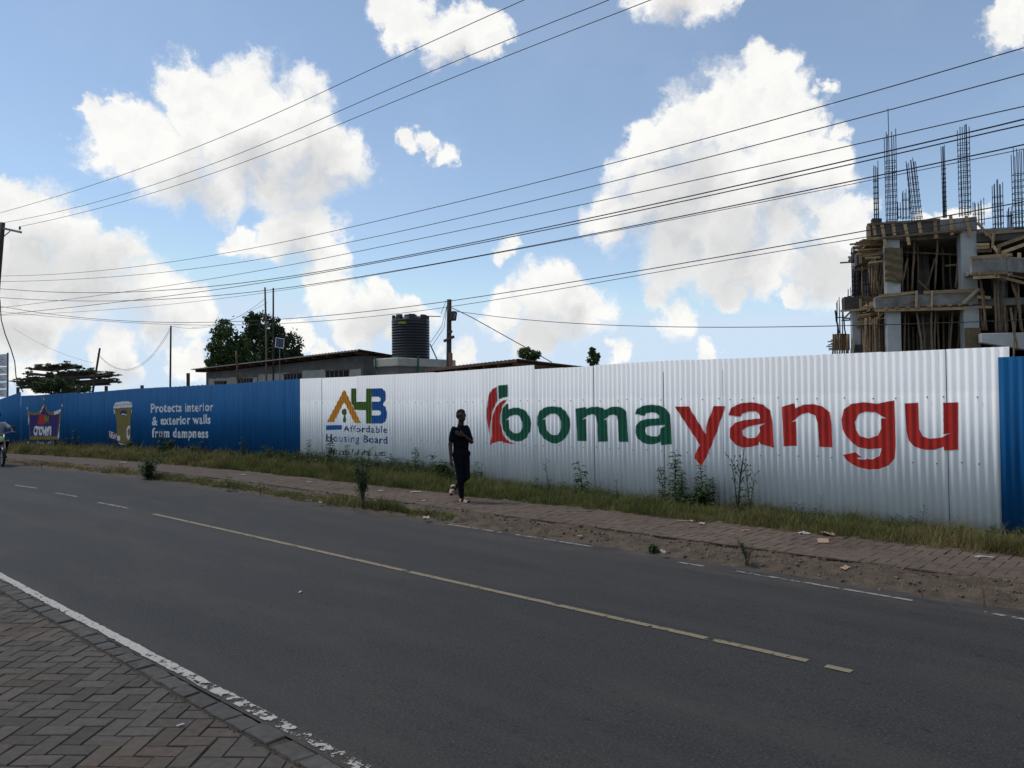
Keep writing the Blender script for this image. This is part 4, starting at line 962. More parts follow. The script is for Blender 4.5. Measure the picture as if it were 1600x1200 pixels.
# roof: corrugated sheet with rafter tails
q = MB(); V = []; n = 120; ov = .35
for i in range(n+1):
    a = -ov+(LH+2*ov)*i/n; zz = zl_+(zr_-zl_)*a/LH+.16+.018*cos(i*pi)
    V += [hpt(P1, he, hf, a, -.55, zz+.04), hpt(P1, he, hf, a, 5.4, zz-.45)]
q.add(V, [(2*i, 2*i+2, 2*i+3, 2*i+1) for i in range(n)])
rf = q.build('roof', m_roof, house); sm = rf.modifiers.new('thickness', 'SOLIDIFY'); sm.thickness = .02
q = MB(); obox(q, P1, he, hf, -ov, LH+ov, -.57, -.54, zl_+.155, zl_+.19, z0r=zr_+.155, z1r=zr_+.19); q.build('roof_edge', m_rooff, rf)
for i in range(14):
    a = -.1+(LH+.2)*i/13; zz = zl_+(zr_-zl_)*a/LH; q = MB(); obox(q, P1, he, hf, a-.03, a+.03, -.48, .2, zz+.04, zz+.14); q.build('rafter', m_brownw, rf)
# flat-roofed block carrying the tank
A_ = on_wall(587, 562, 17.6); B_ = on_wall(622, 557, 17.6); e2_ = (B_-A_); zt_ = (A_.z+B_.z)/2; e2_.z = 0; LB = e2_.length; e2_.normalize(); f2_ = Vector((-e2_.y, e2_.x, 0)); f2_ = f2_ if f2_.y > 0 else -f2_
tb = empty('tank_house', (A_.x, A_.y, 0), 'plastered flat-roofed block under the black water tank', 'building')
TD = 2.9; q = MB(); obox(q, A_, e2_, f2_, 0, LB, 0, TD, 0, zt_-.32); q.build('wall', m_block, tb)
q = MB(); obox(q, A_, e2_, f2_, -.06, LB+.06, -.06, TD+.06, zt_-.32, zt_); q.build('parapet', m_plaster, tb, bevel=.03)
for a, b_ in ((.1, -.1), (LB+.1, .9)): q = MB(); q.tube([hpt(A_, e2_, f2_, a, b_, 0), hpt(A_, e2_, f2_, a, b_, zt_+.06)], .03, 6); q.build('downpipe', m_gpipe, tb)
# water tank
m_tank = mat('black_polythene', (.008, .009, .012), .42, var=.2, scale=3, spec=.45)
tcn = on_wall(642, 559, 18.9); Rt = 30/FPX*tcn.y*.985; Ht = 1
tz0 = zt_
tank = empty('water_tank', (tcn.x, tcn.y, tz0), 'black ribbed plastic water tank standing on the flat roof', 'tank')
Ht = on_wall(642, 493, 18.9).z-tz0
pr = [(Rt*.97, 0)]; nr = 13
for i in range(nr):
    z0 = .02*Ht+(.80*Ht)*i/nr; h_ = .80*Ht/nr
    pr += [(Rt*.965, z0+h_*.05), (Rt, z0+h_*.25), (Rt, z0+h_*.75), (Rt*.965, z0+h_*.95)]
pr += [(Rt*1.0, .84*Ht), (Rt, .87*Ht), (Rt*.93, .92*Ht), (Rt*.55, .955*Ht), (Rt*.32, .965*Ht)]
q = MB(); q.lathe((tcn.x, tcn.y, tz0), pr, 40); q.build('body', m_tank, tank, smooth=True)
q = MB(); q.lathe((tcn.x, tcn.y, tz0+.94*Ht), [(Rt*.32, 0), (Rt*.34, .03), (Rt*.34, .07*Ht), (Rt*.3, .08*Ht), (.02, .085*Ht)], 24); q.build('lid', m_tank, tank, smooth=True)
for k in range(8):
    a = k*pi/4+.2; c = Vector((tcn.x, tcn.y, tz0+.935*Ht)); d_ = Vector((cos(a), sin(a), 0)); q = MB(); q.beam(c+d_*Rt*.80, c+d_*Rt*.97, .22, .12*Ht); q.build('lug', m_tank, tank)
q = MB(); ang = atan2(-tcn.y, -tcn.x)-.45; pts = []
for i in range(7):
    for z in (.775, .825): a = ang-.22+.44*i/6; pts.append((tcn.x+Rt*1.008*cos(a), tcn.y+Rt*1.008*sin(a), tz0+z*Ht))
q.add(pts, [(2*i, 2*i+2, 2*i+3, 2*i+1) for i in range(6)]); o = q.build('sticker', mat('yellow_sticker', (.30, .22, .02), .5, scale=14, var=.6), tank); sm = o.modifiers.new('thickness', 'SOLIDIFY'); sm.thickness = .004; sm.offset = 0
q = MB(); tp = Vector((tcn.x, tcn.y, tz0+.97*Ht)); q.tube([tp, tp+Vector((.5, -.2, .0)), tp+Vector((Rt+.45, -.3, -.03))], .018, 6); q.build('inlet_pipe', m_tank, tank)
# brown gabled shed
sA_ = on_wall(664, 577, 15.2); sB_ = on_wall(808, 561, 15.2); eg = sB_-sA_; eg.z = 0; LS = eg.length; eg.normalize(); fg = Vector((-eg.y, eg.x, 0)); fg = fg if fg.y > 0 else -fg
sC_ = on_wall(912, 580, 15.2+4.2)
shed = empty('timber_shed', (sB_.x, sB_.y, 0), 'brown rusty lean-to roof of a shed just behind the white hoarding', 'shed')
q = MB(); V = []; n = 50; SD = 4.3
for i in range(n+1):
    p = sA_.lerp(sB_, i/n)+UP*(.014*cos(i*pi)); V += [p, p+fg*SD+UP*(sC_.z-sB_.z)]
q.add(V, [(2*i, 2*i+2, 2*i+3, 2*i+1) for i in range(n)]); r_ = q.build('roof', m_roof, shed); sm = r_.modifiers.new('thickness', 'SOLIDIFY'); sm.thickness = .03
q = MB(); q.beam(sA_-UP*.05-fg*.02, sB_-UP*.05-fg*.02, .03, .06); q.build('fascia', m_brownw, r_)
for k in range(7):
    p = sA_.lerp(sB_, .05+.15*k)-UP*.10; q = MB(); q.beam(p+fg*.05, p+fg*(SD-.2)+UP*(sC_.z-sB_.z), .07, .1); q.build('rafter', m_brownw, r_)
q = MB(); obox(q, sA_, eg, fg, .4, LS-.3, .9, SD-.4, 0, sA_.z-.25, z1r=sB_.z-.25); q.build('wall', m_brownw, shed)
for k in range(4):
    p = sA_.lerp(sB_, .1+.27*k); q = MB(); q.box(Vector((p.x, p.y, (p.z-.2)/2))+fg*.35, (.1, .1, p.z-.2)); q.build('post', m_brownw, shed)
pp = on_wall(703, 563, 17.0); q = MB(); q.lathe((pp.x, pp.y, 0), [(.09, 0), (.09, on_wall(703, 552, 17.0).z), (.06, on_wall(703, 551, 17.0).z)], 10); tag(q.build('flue_pipe', mat('clay_pipe', (.25, .13, .09), .9)), 'short orange clay pipe beside the pole with the floodlight', 'pipe')
# long low roof at the far left
A_ = on_wall(196, 609, 19.5); B_ = on_wall(330, 601, 19.5); ez = B_-A_; ez.z = 0; ez.normalize(); fz = Vector((-ez.y, ez.x, 0)); fz = fz if fz.y > 0 else -fz
lowr = empty('low_shed', (A_.x, A_.y, 0), 'low dark roofed shed peeping over the blue hoarding left of the block house', 'shed')
q = MB(); V = []; n = 40
for i in range(n+1):
    p = A_.lerp(B_, i/n); V += [p+UP*(.02*cos(i*pi)), p+fz*3+UP*(.02*cos(i*pi)-.3)]
q.add(V, [(2*i, 2*i+2, 2*i+3, 2*i+1) for i in range(n)]); r_ = q.build('roof', m_roof, lowr); sm = r_.modifiers.new('thickness', 'SOLIDIFY'); sm.thickness = .06
q = MB(); a2, b2 = A_+fz*.3, B_+fz*.3; q.hexa([Vector((a2.x, a2.y, 0)), Vector((b2.x, b2.y, 0)), Vector((b2.x, b2.y, 0))+fz*2, Vector((a2.x, a2.y, 0))+fz*2, a2-UP*.1, b2-UP*.1, b2+fz*2-UP*.3, a2+fz*2-UP*.3]); q.build('wall', m_block, lowr)

# ================================================================== POLES, SIGN AND WIRES
m_creo = mat('creosoted_pole', (.035, .028, .024), .85, col2=(.065, .052, .044), scale=5)
m_wire = mat('cable_black', (.012, .013, .02), .55)
m_metal = mat('grey_metal', (.16, .165, .17), .5, metal=.5)
def pole(name, label, base, top, r0, r1, m, cat='pole', bow=0.0):
    o = empty(name, base, label, cat); base, top = Vector(base), Vector(top); P = []; R_ = []
    for i in range(9):
        a = i/8; P.append(base.lerp(top, a)+Vector((bow*sin(pi*a), 0, 0))); R_.append(r0+(r1-r0)*a)
    q = MB(); q.tube(P, R_, 10); q.build('shaft', m, o, smooth=True); return o
def base_of(x, y, t): p = on_wall(x, y, t); return Vector((p.x, p.y, 0)), p
# utility pole at the left edge, leaning
TW = 11.75
ptop = on_wall(4, 348, TW); pb = ptop-Vector((.62, .25, 0)); pb.z = 0
up_ = pole('utility_pole', 'tall leaning wooden power pole with steel cross arm at the left edge', pb, ptop, .15, .10, m_creo)
arm_d = Vector((1, -.1, 0)).normalized(); ca = on_wall(6, 357, TW); cb = on_wall(33, 363, TW)
arm = MB(); arm.beam(ca-(cb-ca)*.9, cb, .07, .09); armo = arm.build('cross_arm', m_metal, up_)
for x, y in ((31, 354), (5, 348)):
    p = on_wall(x, y, TW); q = MB(); q.lathe(p-UP*.16, [(.02, 0), (.02, .05), (.05, .06), (.035, .10), (.05, .12), (.02, .17)], 10); q.build('insulator', mat('porcelain', (.09, .05, .04), .3), armo)
q = MB(); q.tube([on_wall(3, 372, TW), on_wall(17, 360, TW)], .02, 6); q.build('arm_brace', m_metal, up_)
# and its neighbour up the road, outside the picture
S_END = -24.0
p2b = pos(S_END, TW); up2 = pole('utility_pole', 'straight wooden power pole farther up the road beyond the frame', p2b, p2b+UP*10.6, .15, .10, m_creo)
q = MB(); q.beam(p2b+UP*10.3-NV*.8, p2b+UP*10.3+NV*.8, .07, .09); q.build('cross_arm', m_metal, up2)
def wire_fit(name, label, pts, t, r=.008, s_to=None, s_from=None, group='power lines over the hoarding', dt=0.0):
    sz = [wall(x, y, t) for x, y in pts]; ss = np.array([q[0] for q in sz]); zz = np.array([q[1] for q in sz])
    c = np.polyfit(ss, zz, (4 if len(pts) > 6 else 3 if len(pts) > 4 else 2) if len(pts) > 2 else 1)
    c2 = np.polyfit(ss, zz, 2) if len(pts) > 2 else c; lo_, hi_ = ss.min(), ss.max()
    def zf(s):
        k = min(max(s, lo_), hi_); return float(np.polyval(c, k)+(np.polyval(c2, s)-np.polyval(c2, k)))
    a = max(ss) if s_from is None else s_from; b = min(ss) if s_to is None else s_to; q = MB(); P = []
    for i in range(61):
        s = a+(b-a)*i/60; P.append(pos(s, t+dt*(i/60), zf(s)))
    q.tube(P, r, 5, cap=True); return tag(q.build(name, m_wire, smooth=True), label, 'wire', group)
wire_fit('power_line', 'uppermost of the three wires leaving the photo at its top', [(0, 332.5), (250, 252.5), (500, 145), (797, 10)], TW-.3, .0085, s_to=S_END)
wire_fit('power_line', 'middle of the three wires leaving the photo at its top', [(5, 348), (250, 286), (500, 185), (800, 64), (945, 0)], TW, .0085, s_to=S_END)
wire_fit('power_line', 'lowest of the three wires leaving the photo at its top', [(30, 354), (250, 299), (500, 204), (800, 89), (1010, 0)], TW+.3, .0085, s_to=S_END)
LW = TW+.2
wire_fit('power_line', 'highest of the wires that reach the right edge of the photo', [(0, 431), (125, 426), (300, 404), (500, 365), (800, 298), (1050, 227), (1600, 75)], LW, .008, s_to=S_END, s_from=41.5)
wire_fit('power_line', 'second highest wire of those reaching the right edge', [(0, 440), (250, 426), (500, 387), (800, 324), (1200, 218), (1600, 117)], LW, .008, s_to=S_END, s_from=41.5)
wire_fit('power_line', 'third highest wire of those reaching the right edge', [(0, 481), (320, 437), (500, 405), (800, 344), (1200, 254), (1600, 167)], LW, .008, s_to=S_END, s_from=41.5)
wire_fit('service_cable', 'thick black cable, upper of a close pair below the third wire', [(0, 451), (200, 456), (350, 446), (550, 415), (800, 366), (1200, 280), (1600, 186)], LW, .011, s_to=S_END, s_from=41.5)
wire_fit('service_cable', 'thick black cable, lower of a close pair below the third wire', [(0, 492), (300, 457), (500, 428), (800, 369), (1200, 285), (1600, 195)], LW+.05, .010, s_to=S_END, s_from=41.5)
wire_fit('service_cable', 'black cable running in front of the bare reinforcing bars', [(0, 465), (150, 470), (400, 455), (800, 395), (1200, 300), (1600, 232)], LW, .010, s_to=S_END, s_from=41.5)
wire_fit('service_cable', 'thin cable sagging just under the cable before the reinforcing bars', [(0, 493), (220, 480), (420, 455), (800, 397), (1200, 304), (1600, 238)], LW+.1, .006, s_to=S_END, s_from=41.5)
t_p = 17.0
wire_fit('service_cable', 'black cable passing the floodlight pole and crossing the building top', [(0, 478), (90, 493), (250, 503), (450, 497), (700, 472), (800, 457), (1050, 411), (1330, 366), (1600, 315)], t_p, .012, s_to=-8, s_from=46)
wire_fit('service_cable', 'thinner cable under the one crossing the building top', [(0, 486), (90, 497), (430, 503), (700, 483), (800, 466), (1050, 418), (1340, 370), (1600, 336)], t_p, .009, s_to=-8, s_from=46)
wire_fit('service_cable', 'thin cable from the floodlight pole running level to the building', [(706, 486), (800, 497), (1000, 510), (1200, 511), (1300, 509), (1600, 500)], t_p-.05, .009, s_to=0)
wire_fit('service_cable', 'cable dropping from the floodlight pole to the shed roof', [(704, 480), (775, 517), (862, 566)], t_p-.1, .013)
wire_fit('service_cable', 'thin cable sagging from pole top to thin pole left of the trees', [(152, 552), (185, 575), (215, 573), (266, 512)], t_p+1, .008)
wire_fit('service_cable', 'second thin cable sagging to the thin pole left of the trees', [(152, 554), (190, 577), (225, 570), (266, 516)], t_p+1.1, .006)
wire_fit('service_cable', 'thin cable rising from thin pole to the twin poles by the trees', [(266, 509), (330, 510), (370, 496), (415, 466)], t_p+1, .007)
wire_fit('service_cable', 'second cable rising to the twin poles by the trees', [(300, 512), (350, 503), (418, 472)], t_p+1, .006)
wire_fit('service_cable', 'faint thin cable drooping to the leaning pole near the flat-topped tree', [(20, 512), (80, 545), (146, 567)], t_p+1, .006)
# heavy cable hanging down from the utility pole
q = MB(); q.tube([on_wall(x, y, TW-.1) for x, y in ((-8, 440), (0, 470), (2, 500), (8, 522), (17, 545), (23, 565), (25, 588), (30, 602), (36, 612))], .022, 6)
tag(q.build('hanging_cable', m_wire, smooth=True), 'thick black cable hanging down beside the leaning power pole', 'cable')
# floodlight pole behind the hoarding
b_, t_ = base_of(702, 468, t_p); b_ = b_+Vector((-.08, 0, 0))
fl = pole('floodlight_pole', 'dark timber pole with floodlight between tank and shed roof', b_, t_, .10, .075, m_creo)
c = on_wall(708, 494, t_p-.15); q = MB(); q.box(c, (.2, .12, .28), Matrix.Rotation(radians(-30), 3, 'Z') @ Matrix.Rotation(radians(-15), 3, 'X')); lamp = q.build('floodlight', m_black, fl)
q = MB(); q.box(c+Vector((.01, -.068, -.015)), (.14, .015, .2), Matrix.Rotation(radians(-30), 3, 'Z') @ Matrix.Rotation(radians(-15), 3, 'X')); q.build('lens', mat('lamp_glass', (.35, .37, .36), .25), lamp)
q = MB(); q.beam(on_wall(700, 490, t_p-.05), on_wall(707, 490, t_p-.1), .05, .06); q.build('bracket', m_black, fl)
q = MB(); q.beam(on_wall(694, 533, t_p-.08), on_wall(709, 526, t_p-.08), .06, .08); q.build('spar', m_creo, fl)
q = MB(); q.beam(on_wall(700, 519, t_p-.08), on_wall(706, 518, t_p-.08), .06, .08); q.build('spar', m_creo, fl)
for k, pts in enumerate((((699, 475), (690, 510), (672, 536)), ((698, 480), (694, 512), (674, 542)), ((697, 470), (689, 490)))):
    q = MB(); q.tube([on_wall(x, y, t_p+.1*k) for x, y in pts], .008, 5); q.build('loose_wire', m_wire, fl)
q = MB(); q.tube([on_wall(672, 538, t_p), on_wall(683, 562, t_p)], .022, 5); q.build('stay', m_wire, fl)
# thin poles
for x0, y0, x1, y1, t, r, lab, m in ((414, 580, 414, 449, 18.2, .05, 'thin bent pole, left of a tall pair in front of the trees', m_pole), (427, 580, 427, 450, 18.2, .045, 'thin straight pole, right of a tall pair in front of the trees', m_creo),
        (266, 602, 267, 509, 18.2, .05, 'thin dark pole standing left of the block house', m_creo), (145, 612, 156, 544, 18.0, .06, 'leaning pole beside the flat-topped acacia', m_creo), (372, 605, 369, 548, 16.0, .05, 'short rusty brown pole before the block house', m_brownw)):
    a = on_wall(x0, y0, t); b = on_wall(x1, y1, t); a2 = a+(a-b)*(a.z/max(.1, b.z-a.z)); pole('thin_pole', lab, Vector((a2.x, a2.y, 0)), b, r, r*.8, m, bow=.06 if x0 == 414 else 0)
# solar panel on its pole
c = on_wall(437, 536, 18.1); sp_ = empty('solar_panel', c-UP*.5, 'small white framed solar panel on a stick in front of the trees', 'solar panel')
Mx = Matrix.Rotation(radians(28), 3, 'Z') @ Matrix.Rotation(radians(-28), 3, 'X') @ Matrix.Rotation(radians(10), 3, 'Y')
q = MB(); q.box(c, (.36, .03, .5), Mx); q.build('frame', mat('white_frame', (.6, .6, .6), .5), sp_)
for i in range(3):
    for j in range(4):
        q = MB(); q.box(c+Mx @ Vector((-.105+i*.105, -.018, -.165+j*.11)), (.096, .008, .1), Mx); q.build('cell', mat('solar_cell', (.02, .025, .05), .2), sp_)
q = MB(); q.tube([c-UP*.2, Vector((c.x, c.y, 2.6))], .02, 6); q.build('stick', m_metal, sp_)
# slatted sign board at the left edge
sA = on_wall(-22, 560, 14.6); sB = on_wall(10.5, 553, 14.6); ev = sB-sA; ev.z = 0; Ls = ev.length; ev.normalize(); fv = Vector((-ev.y, ev.x, 0)); fv = fv if fv.y > 0 else -fv
zs = [on_wall(5, y, 14.6).z for y in (553, 573, 585, 597, 608, 621)]
sg = empty('direction_board', (sB.x, sB.y, 0), 'white multi-panel signboard rising over the blue hoarding at the left edge', 'sign')
for i in range(5):
    q = MB(); obox(q, sA, ev, fv, 0, Ls, 0, .03, zs[i+1]+.025, zs[i]-.012); pn = q.build('panel', mat('sign_panel', (.52, .53, .53), .6, scale=3), sg)
    for k in range(2 if i else 4):
        zz = zs[i]-.012-(zs[i]-zs[i+1])*(.3+.3*k if i else .2+.18*k); q = MB(); obox(q, sA, ev, fv, Ls*.1, Ls*(.88 if k % 2 else .8), -.004, -.001, zz-.018, zz+.018); q.build('text_bar', mat('sign_grey', (.2, .21, .22), .6), pn)
for a in (.02, Ls-.02): q = MB(); obox(q, sA, ev, fv, a-.03, a+.03, .031, .09, 0, zs[0]+.05); q.build('post', m_creo, sg)

# ================================================================== TREES
def leaf_arrays(centres, size, rg, n_ar, aspect=.5, flat=0.0):
    """quads around centres with random orientation"""
    n = len(centres); d1_ = rg.normal(size=(n, 3)); d1_[:, 2] *= (1-flat); d1_ /= np.linalg.norm(d1_, axis=1)[:, None]
    d2_ = rg.normal(size=(n, 3)); d2_[:, 2] *= (1-flat*.5); d2_ -= d1_*(d1_*d2_).sum(1)[:, None]; d2_ /= np.linalg.norm(d2_, axis=1)[:, None]
    s = (size*rg.uniform(.6, 1.35, n))[:, None]
    V = np.empty((n, 4, 3)); V[:, 0] = centres-d1_*s; V[:, 1] = centres+d2_*s*aspect; V[:, 2] = centres+d1_*s; V[:, 3] = centres-d2_*s*aspect
    return V.reshape(-1, 3), np.arange(n*4).reshape(n, 4)
m_leaf = mat('tree_leaf', (1, 1, 1), .6, var=.15, scale=3, attr='col', trans=.25)
def tree(name, label, Yd, lobes, n, size, base_px, col_a, col_b, seed, trunk_r=.2, flat=0.0, aspect=.5):
    """lobes: (x, y, rx, ry) ellipses as seen, at distance Yd; foliage in clumps through their volume"""
    rg = np.random.default_rng(seed); rr = random.Random(seed); pxm = Yd/FPX
    b = at(base_px[0], base_px[1], Yd); b.z = 0; root = empty(name, b, label, 'tree')
    tot = sum(l[2]*l[3] for l in lobes); C = []; cl = []; skel = MB()
    for (x, y, rx, ry) in lobes:
        c = at(x, y, Yd+rr.uniform(-.5, .5)*rx*pxm); R3 = np.array([rx*pxm, rx*pxm*.85, ry*pxm]); m = int(n*rx*ry/tot); nc = max(5, m//55)
        cc = rg.normal(size=(nc, 3)); cc /= np.linalg.norm(cc, axis=1)[:, None]; cc *= (rg.uniform(.25, 1, nc)**.5)[:, None]*.93
        for k in range(nc):
            kk = max(8, m//nc); pc = np.array(c)+cc[k]*R3; sp = rg.normal(size=(kk, 3))*R3*np.array([.15, .15, .13])*rr.uniform(.6, 1.2)
            if flat: sp[:, 2] *= .7
            C.append(pc+sp); f = rr.random(); br = rr.uniform(.65, 1.2); cl.append(np.tile((np.array(col_a)*(1-f)+np.array(col_b)*f)*br, (kk, 1)))
            if k < 7: skel.tube([Vector((b.x, b.y, max(1.0, c.z-ry*pxm*1.1))), Vector(np.array(c)*.5+pc*.5)-UP*.2*ry*pxm, Vector(pc)], [trunk_r*.45, trunk_r*.25, trunk_r*.08], 5)
    C = np.concatenate(C); cl = np.concatenate(cl); V, Fq = leaf_arrays(C, size, rg, None, aspect, flat)
    inv = np.array([b.x, b.y, 0]); big_mesh('crown', V-inv, Fq, m_leaf, np.repeat(cl, 4, 0), root)
    zt = min(at(l[0], l[1], Yd).z for l in lobes); skel.tube([b-UP*.15, b+Vector((.1, 0, zt*.5)), Vector((b.x, b.y, zt+.5))], [trunk_r, trunk_r*.8, trunk_r*.45], 8)
    skel.build('trunk', mat('bark', (.07, .055, .045), .95, scale=8), root, smooth=True)
    return root
tree('broadleaf_tree', 'rounded green tree behind the block house, left of the twin poles', 40, [(350, 540, 26, 40), (335, 560, 14, 24), (372, 548, 20, 34), (350, 512, 13, 16), (385, 565, 20, 20)], 9000, .085, (355, 600), (.045, .085, .025), (.085, .135, .04), 1, .22)
tree('broadleaf_tree', 'dark dense tree with a tall crown behind the twin poles', 43, [(405, 512, 24, 25), (400, 540, 26, 34), (425, 540, 26, 38), (450, 548, 22, 28), (462, 560, 13, 18), (430, 515, 14, 18), (395, 500, 12, 12)], 11000, .09, (415, 600), (.030, .052, .022), (.055, .085, .034), 2, .25)
tree('round_tree', 'small rounded tree top above the brown shed roof', 45, [(826, 553, 17, 10), (822, 548, 9, 7), (834, 556, 10, 8)], 2600, .07, (826, 600), (.05, .09, .025), (.09, .14, .04), 3, .12)
tree('slim_tree', 'slim pointed tree standing alone above the white hoarding', 45, [(927, 562, 10, 12), (926, 552, 7, 9), (925, 545, 4, 6), (929, 558, 9, 10)], 2200, .07, (927, 600), (.05, .085, .025), (.085, .13, .04), 4, .10)
ra = random.Random(14); ac = []
for (xa, ya, xb, yb, k) in ((35, 592, 60, 572, 7), (60, 573, 118, 571, 10), (112, 572, 150, 582, 7), (128, 583, 182, 586, 9), (22, 600, 60, 590, 7), (60, 586, 130, 580, 12), (30, 607, 70, 600, 7), (140, 592, 184, 598, 6), (70, 597, 130, 592, 9)):
    for i in range(k):
        f = (i+ra.random())/k; ac.append((xa+(xb-xa)*f+ra.uniform(-4, 4), ya+(yb-ya)*f+ra.uniform(-3, 3), ra.uniform(6, 15), ra.uniform(2.5, 5.5)))
tree('acacia_tree', 'flat-topped acacia with layered crown above the blue hoarding', 44, ac, 11000, .06, (90, 640), (.06, .095, .035), (.11, .15, .055), 5, .14, flat=.35, aspect=.45)
tree('leafy_shrub', 'dense dark green shrub under the acacia, left of the leaning pole', 42, [(82, 603, 18, 14), (60, 606, 14, 10), (110, 606, 16, 10), (95, 598, 10, 10), (130, 608, 12, 8)], 5500, .07, (85, 640), (.04, .07, .022), (.08, .115, .035), 6, .1)

# ================================================================== GRASS AND WEEDS
m_grass = mat('grass_blade', (1, 1, 1), .7, var=.1, scale=2, attr='col', trans=.3)
def blades(P, hgt, wid, rg, cols, lean=.45):
    """P (n,3) roots -> bent blades of two quads-as-quads"""
    n = len(P); a = rg.uniform(0, 2*pi, n); d = np.stack([np.cos(a), np.sin(a), np.zeros(n)], 1); sd = np.stack([-np.sin(a), np.cos(a), np.zeros(n)], 1)
    ln = (rg.uniform(.1, 1, n)*lean*hgt)[:, None]; h = hgt[:, None]; w_ = (wid*rg.uniform(.6, 1.3, n))[:, None]; up = np.array([0, 0, 1.0])
    V = np.empty((n, 6, 3)); V[:, 0] = P-sd*w_; V[:, 1] = P+sd*w_; m_ = P+d*ln*.35+up*h*.6
    V[:, 2] = m_+sd*w_*.7; V[:, 3] = m_-sd*w_*.7; t_ = P+d*ln*1.1+up*h; V[:, 4] = t_+sd*w_*.12; V[:, 5] = t_-sd*w_*.12
    i = np.arange(n)[:, None]*6; Fq = np.concatenate([i+np.array([0, 1, 2, 3]), i+np.array([3, 2, 4, 5])], 0)
    return V.reshape(-1, 3), Fq, np.repeat(cols, 6, 0)
def grass_field(name, label, s0, s1, tfun, n, hfun, wid, seed, dryf, zf):
    rg = np.random.default_rng(seed); P = []; Hh = []; Cc = []; tries = 0
    ss = rg.uniform(s0, s1, n); us = rg.random(n)
    for s, u in zip(ss, us):
        t, ed = tfun(s, u); cl = fn(s*1.6, t*1.6, seed); cl2 = fn(s*5, t*5, seed+3)
        if cl2 < -.35: continue
        p = pos(s, t, zf(s, t)); P.append(p); Hh.append(max(.03, hfun(s, t, ed)*(1+.75*cl+.4*cl2)*(rg.uniform(.5, 1.2) if rg.random() < .9 else rg.uniform(1.2, 1.9))))
        d_ = min(1, max(0, dryf(s)+.55*fn(s*.9, t*1.2, seed+9)+rg.normal()*.22)); k = rg.uniform(.6, 1.2)*(1+.55*fn(s*2.3, t*2.3, seed+21))
        g_ = np.array([.088, .115, .024]); dr = np.array([.28, .205, .09]); Cc.append((g_*(1-d_)+dr*d_)*k)
    V, Fq, cols = blades(np.array(P), np.array(Hh), wid, rg, np.array(Cc), lean=1.15)
    o = big_mesh(name, V, Fq, m_grass, cols); tag(o, label, 'grass', kind='stuff'); return o
def t_bank(s, u):
    e = T_FP1-.02+.14*fn(s*1.1, 4.4)+.06*fn(s*4, 2.2)
    return e+(T_F-.04-e)*u, min(1, u*4+.25)
hb = lambda s, t, ed: (.14 if s < 8 else .14+.05*min(1, (s-8)/8))*(.55+.45*ed)
grass_field('bank_grass', 'rough green and dry grass along the foot of the hoarding', -4, 9, t_bank, 60000, hb, .0034, 1, lambda s: .58-.055*s, zb)
grass_field('bank_grass', 'thicker grass along the foot of the emblem and blue hoarding', 9, 22, t_bank, 48000, hb, .0050, 2, lambda s: .02+.012*(s-9), zb)
grass_field('bank_grass', 'browned grass along the far blue hoarding', 22, 50, t_bank, 42000, hb, .010, 3, lambda s: .42, zb)
def t_verge(s, u):
    c_ = T_EDGE+.28+.16*fn(s*.7, 6.1)
    return c_+(u-.5)*(.35+.25*fn(s*1.3, 1.7)), 1
def vz(s, t): return zd(s, t)
def hv(s, t, ed): return .10*max(.25, .6+1.3*fn(s*.55, 12.3))
grass_field('verge_grass', 'short green grass growing between asphalt and far pavement', 9.2, 21, t_verge, 9000, hv, .0055, 4, lambda s: .25, vz)
grass_field('verge_grass', 'sparse grass between asphalt and far pavement towards the motorcycle', 21, 45, t_verge, 5000, hv, .009, 5, lambda s: .55, vz)
grass_field('verge_grass', 'few dry stalks in the bare soil verge', -3, 9.2, lambda s, u: (T_EDGE+.15+.75*u, 1), 1300, lambda s, t, e: .05, .003, 6, lambda s: .95, vz)
# small stones and crumbs of soil on the verge
rg_ = random.Random(2); q = MB()
for i in range(2600):
    s = rg_.uniform(-4, 18); t = T_EDGE-.05+1.05*rg_.random()**.8; r = .006+.034*rg_.random()**4; k = rg_.uniform(.6, 1.3); q.cur = (.12*k, .09*k, .066*k)
    c = pos(s, t, zd(s, t)+r*.3); q.add([c+Vector((r*rg_.uniform(.6, 1.2), 0, 0)), c+Vector((-r*.3, r*rg_.uniform(.7, 1.2), 0)), c+Vector((-r*.5, -r*rg_.uniform(.7, 1.2), 0)), c+Vector((r*rg_.uniform(-.3, .3), r*rg_.uniform(-.3, .3), r*rg_.uniform(.3, .6))), c-UP*r], [(0, 1, 3), (1, 2, 3), (2, 0, 3), (1, 0, 4), (2, 1, 4), (0, 2, 4)])
tag(q.build('verge_gravel', mat('gravel_stone', (1, 1, 1), .95, var=.2, scale=30, attr='col')), 'crumbled soil and small stones on the bare verge', 'gravel', kind='stuff')

q = MB(); rg_ = random.Random(6)
for i in range(1500):
    s = rg_.uniform(1.5, 12); t = (T_PAV if rg_.random() < .7 else T_KERB)+rg_.gauss(0, .022)+.02*fn(s*3, 2); r = .002+.007*rg_.random()**2; k = rg_.uniform(.5, 1.2); q.cur = (.085*k, .066*k, .045*k)
    c = pos(s, t, .001); q.add([c+Vector((r*rg_.uniform(.8, 1.6), 0, 0)), c+Vector((-r*.4, r*rg_.uniform(.7, 1.6), 0)), c+Vector((-r*.5, -r*rg_.uniform(.7, 1.6), 0)), c+Vector((0, 0, r*.7))], [(0, 1, 3), (1, 2, 3), (2, 0, 3)])
tag(q.build('kerb_grit', MATS['gravel_stone']), 'grit and soil gathered in the joints of the near kerb', 'grit', kind='stuff')
m_weed = mat('weed_leaf', (1, 1, 1), .6, var=.2, scale=12, attr='col', trans=.2)
m_stem = mat('weed_stem', (.045, .05, .025), .8, var=.3, scale=20)
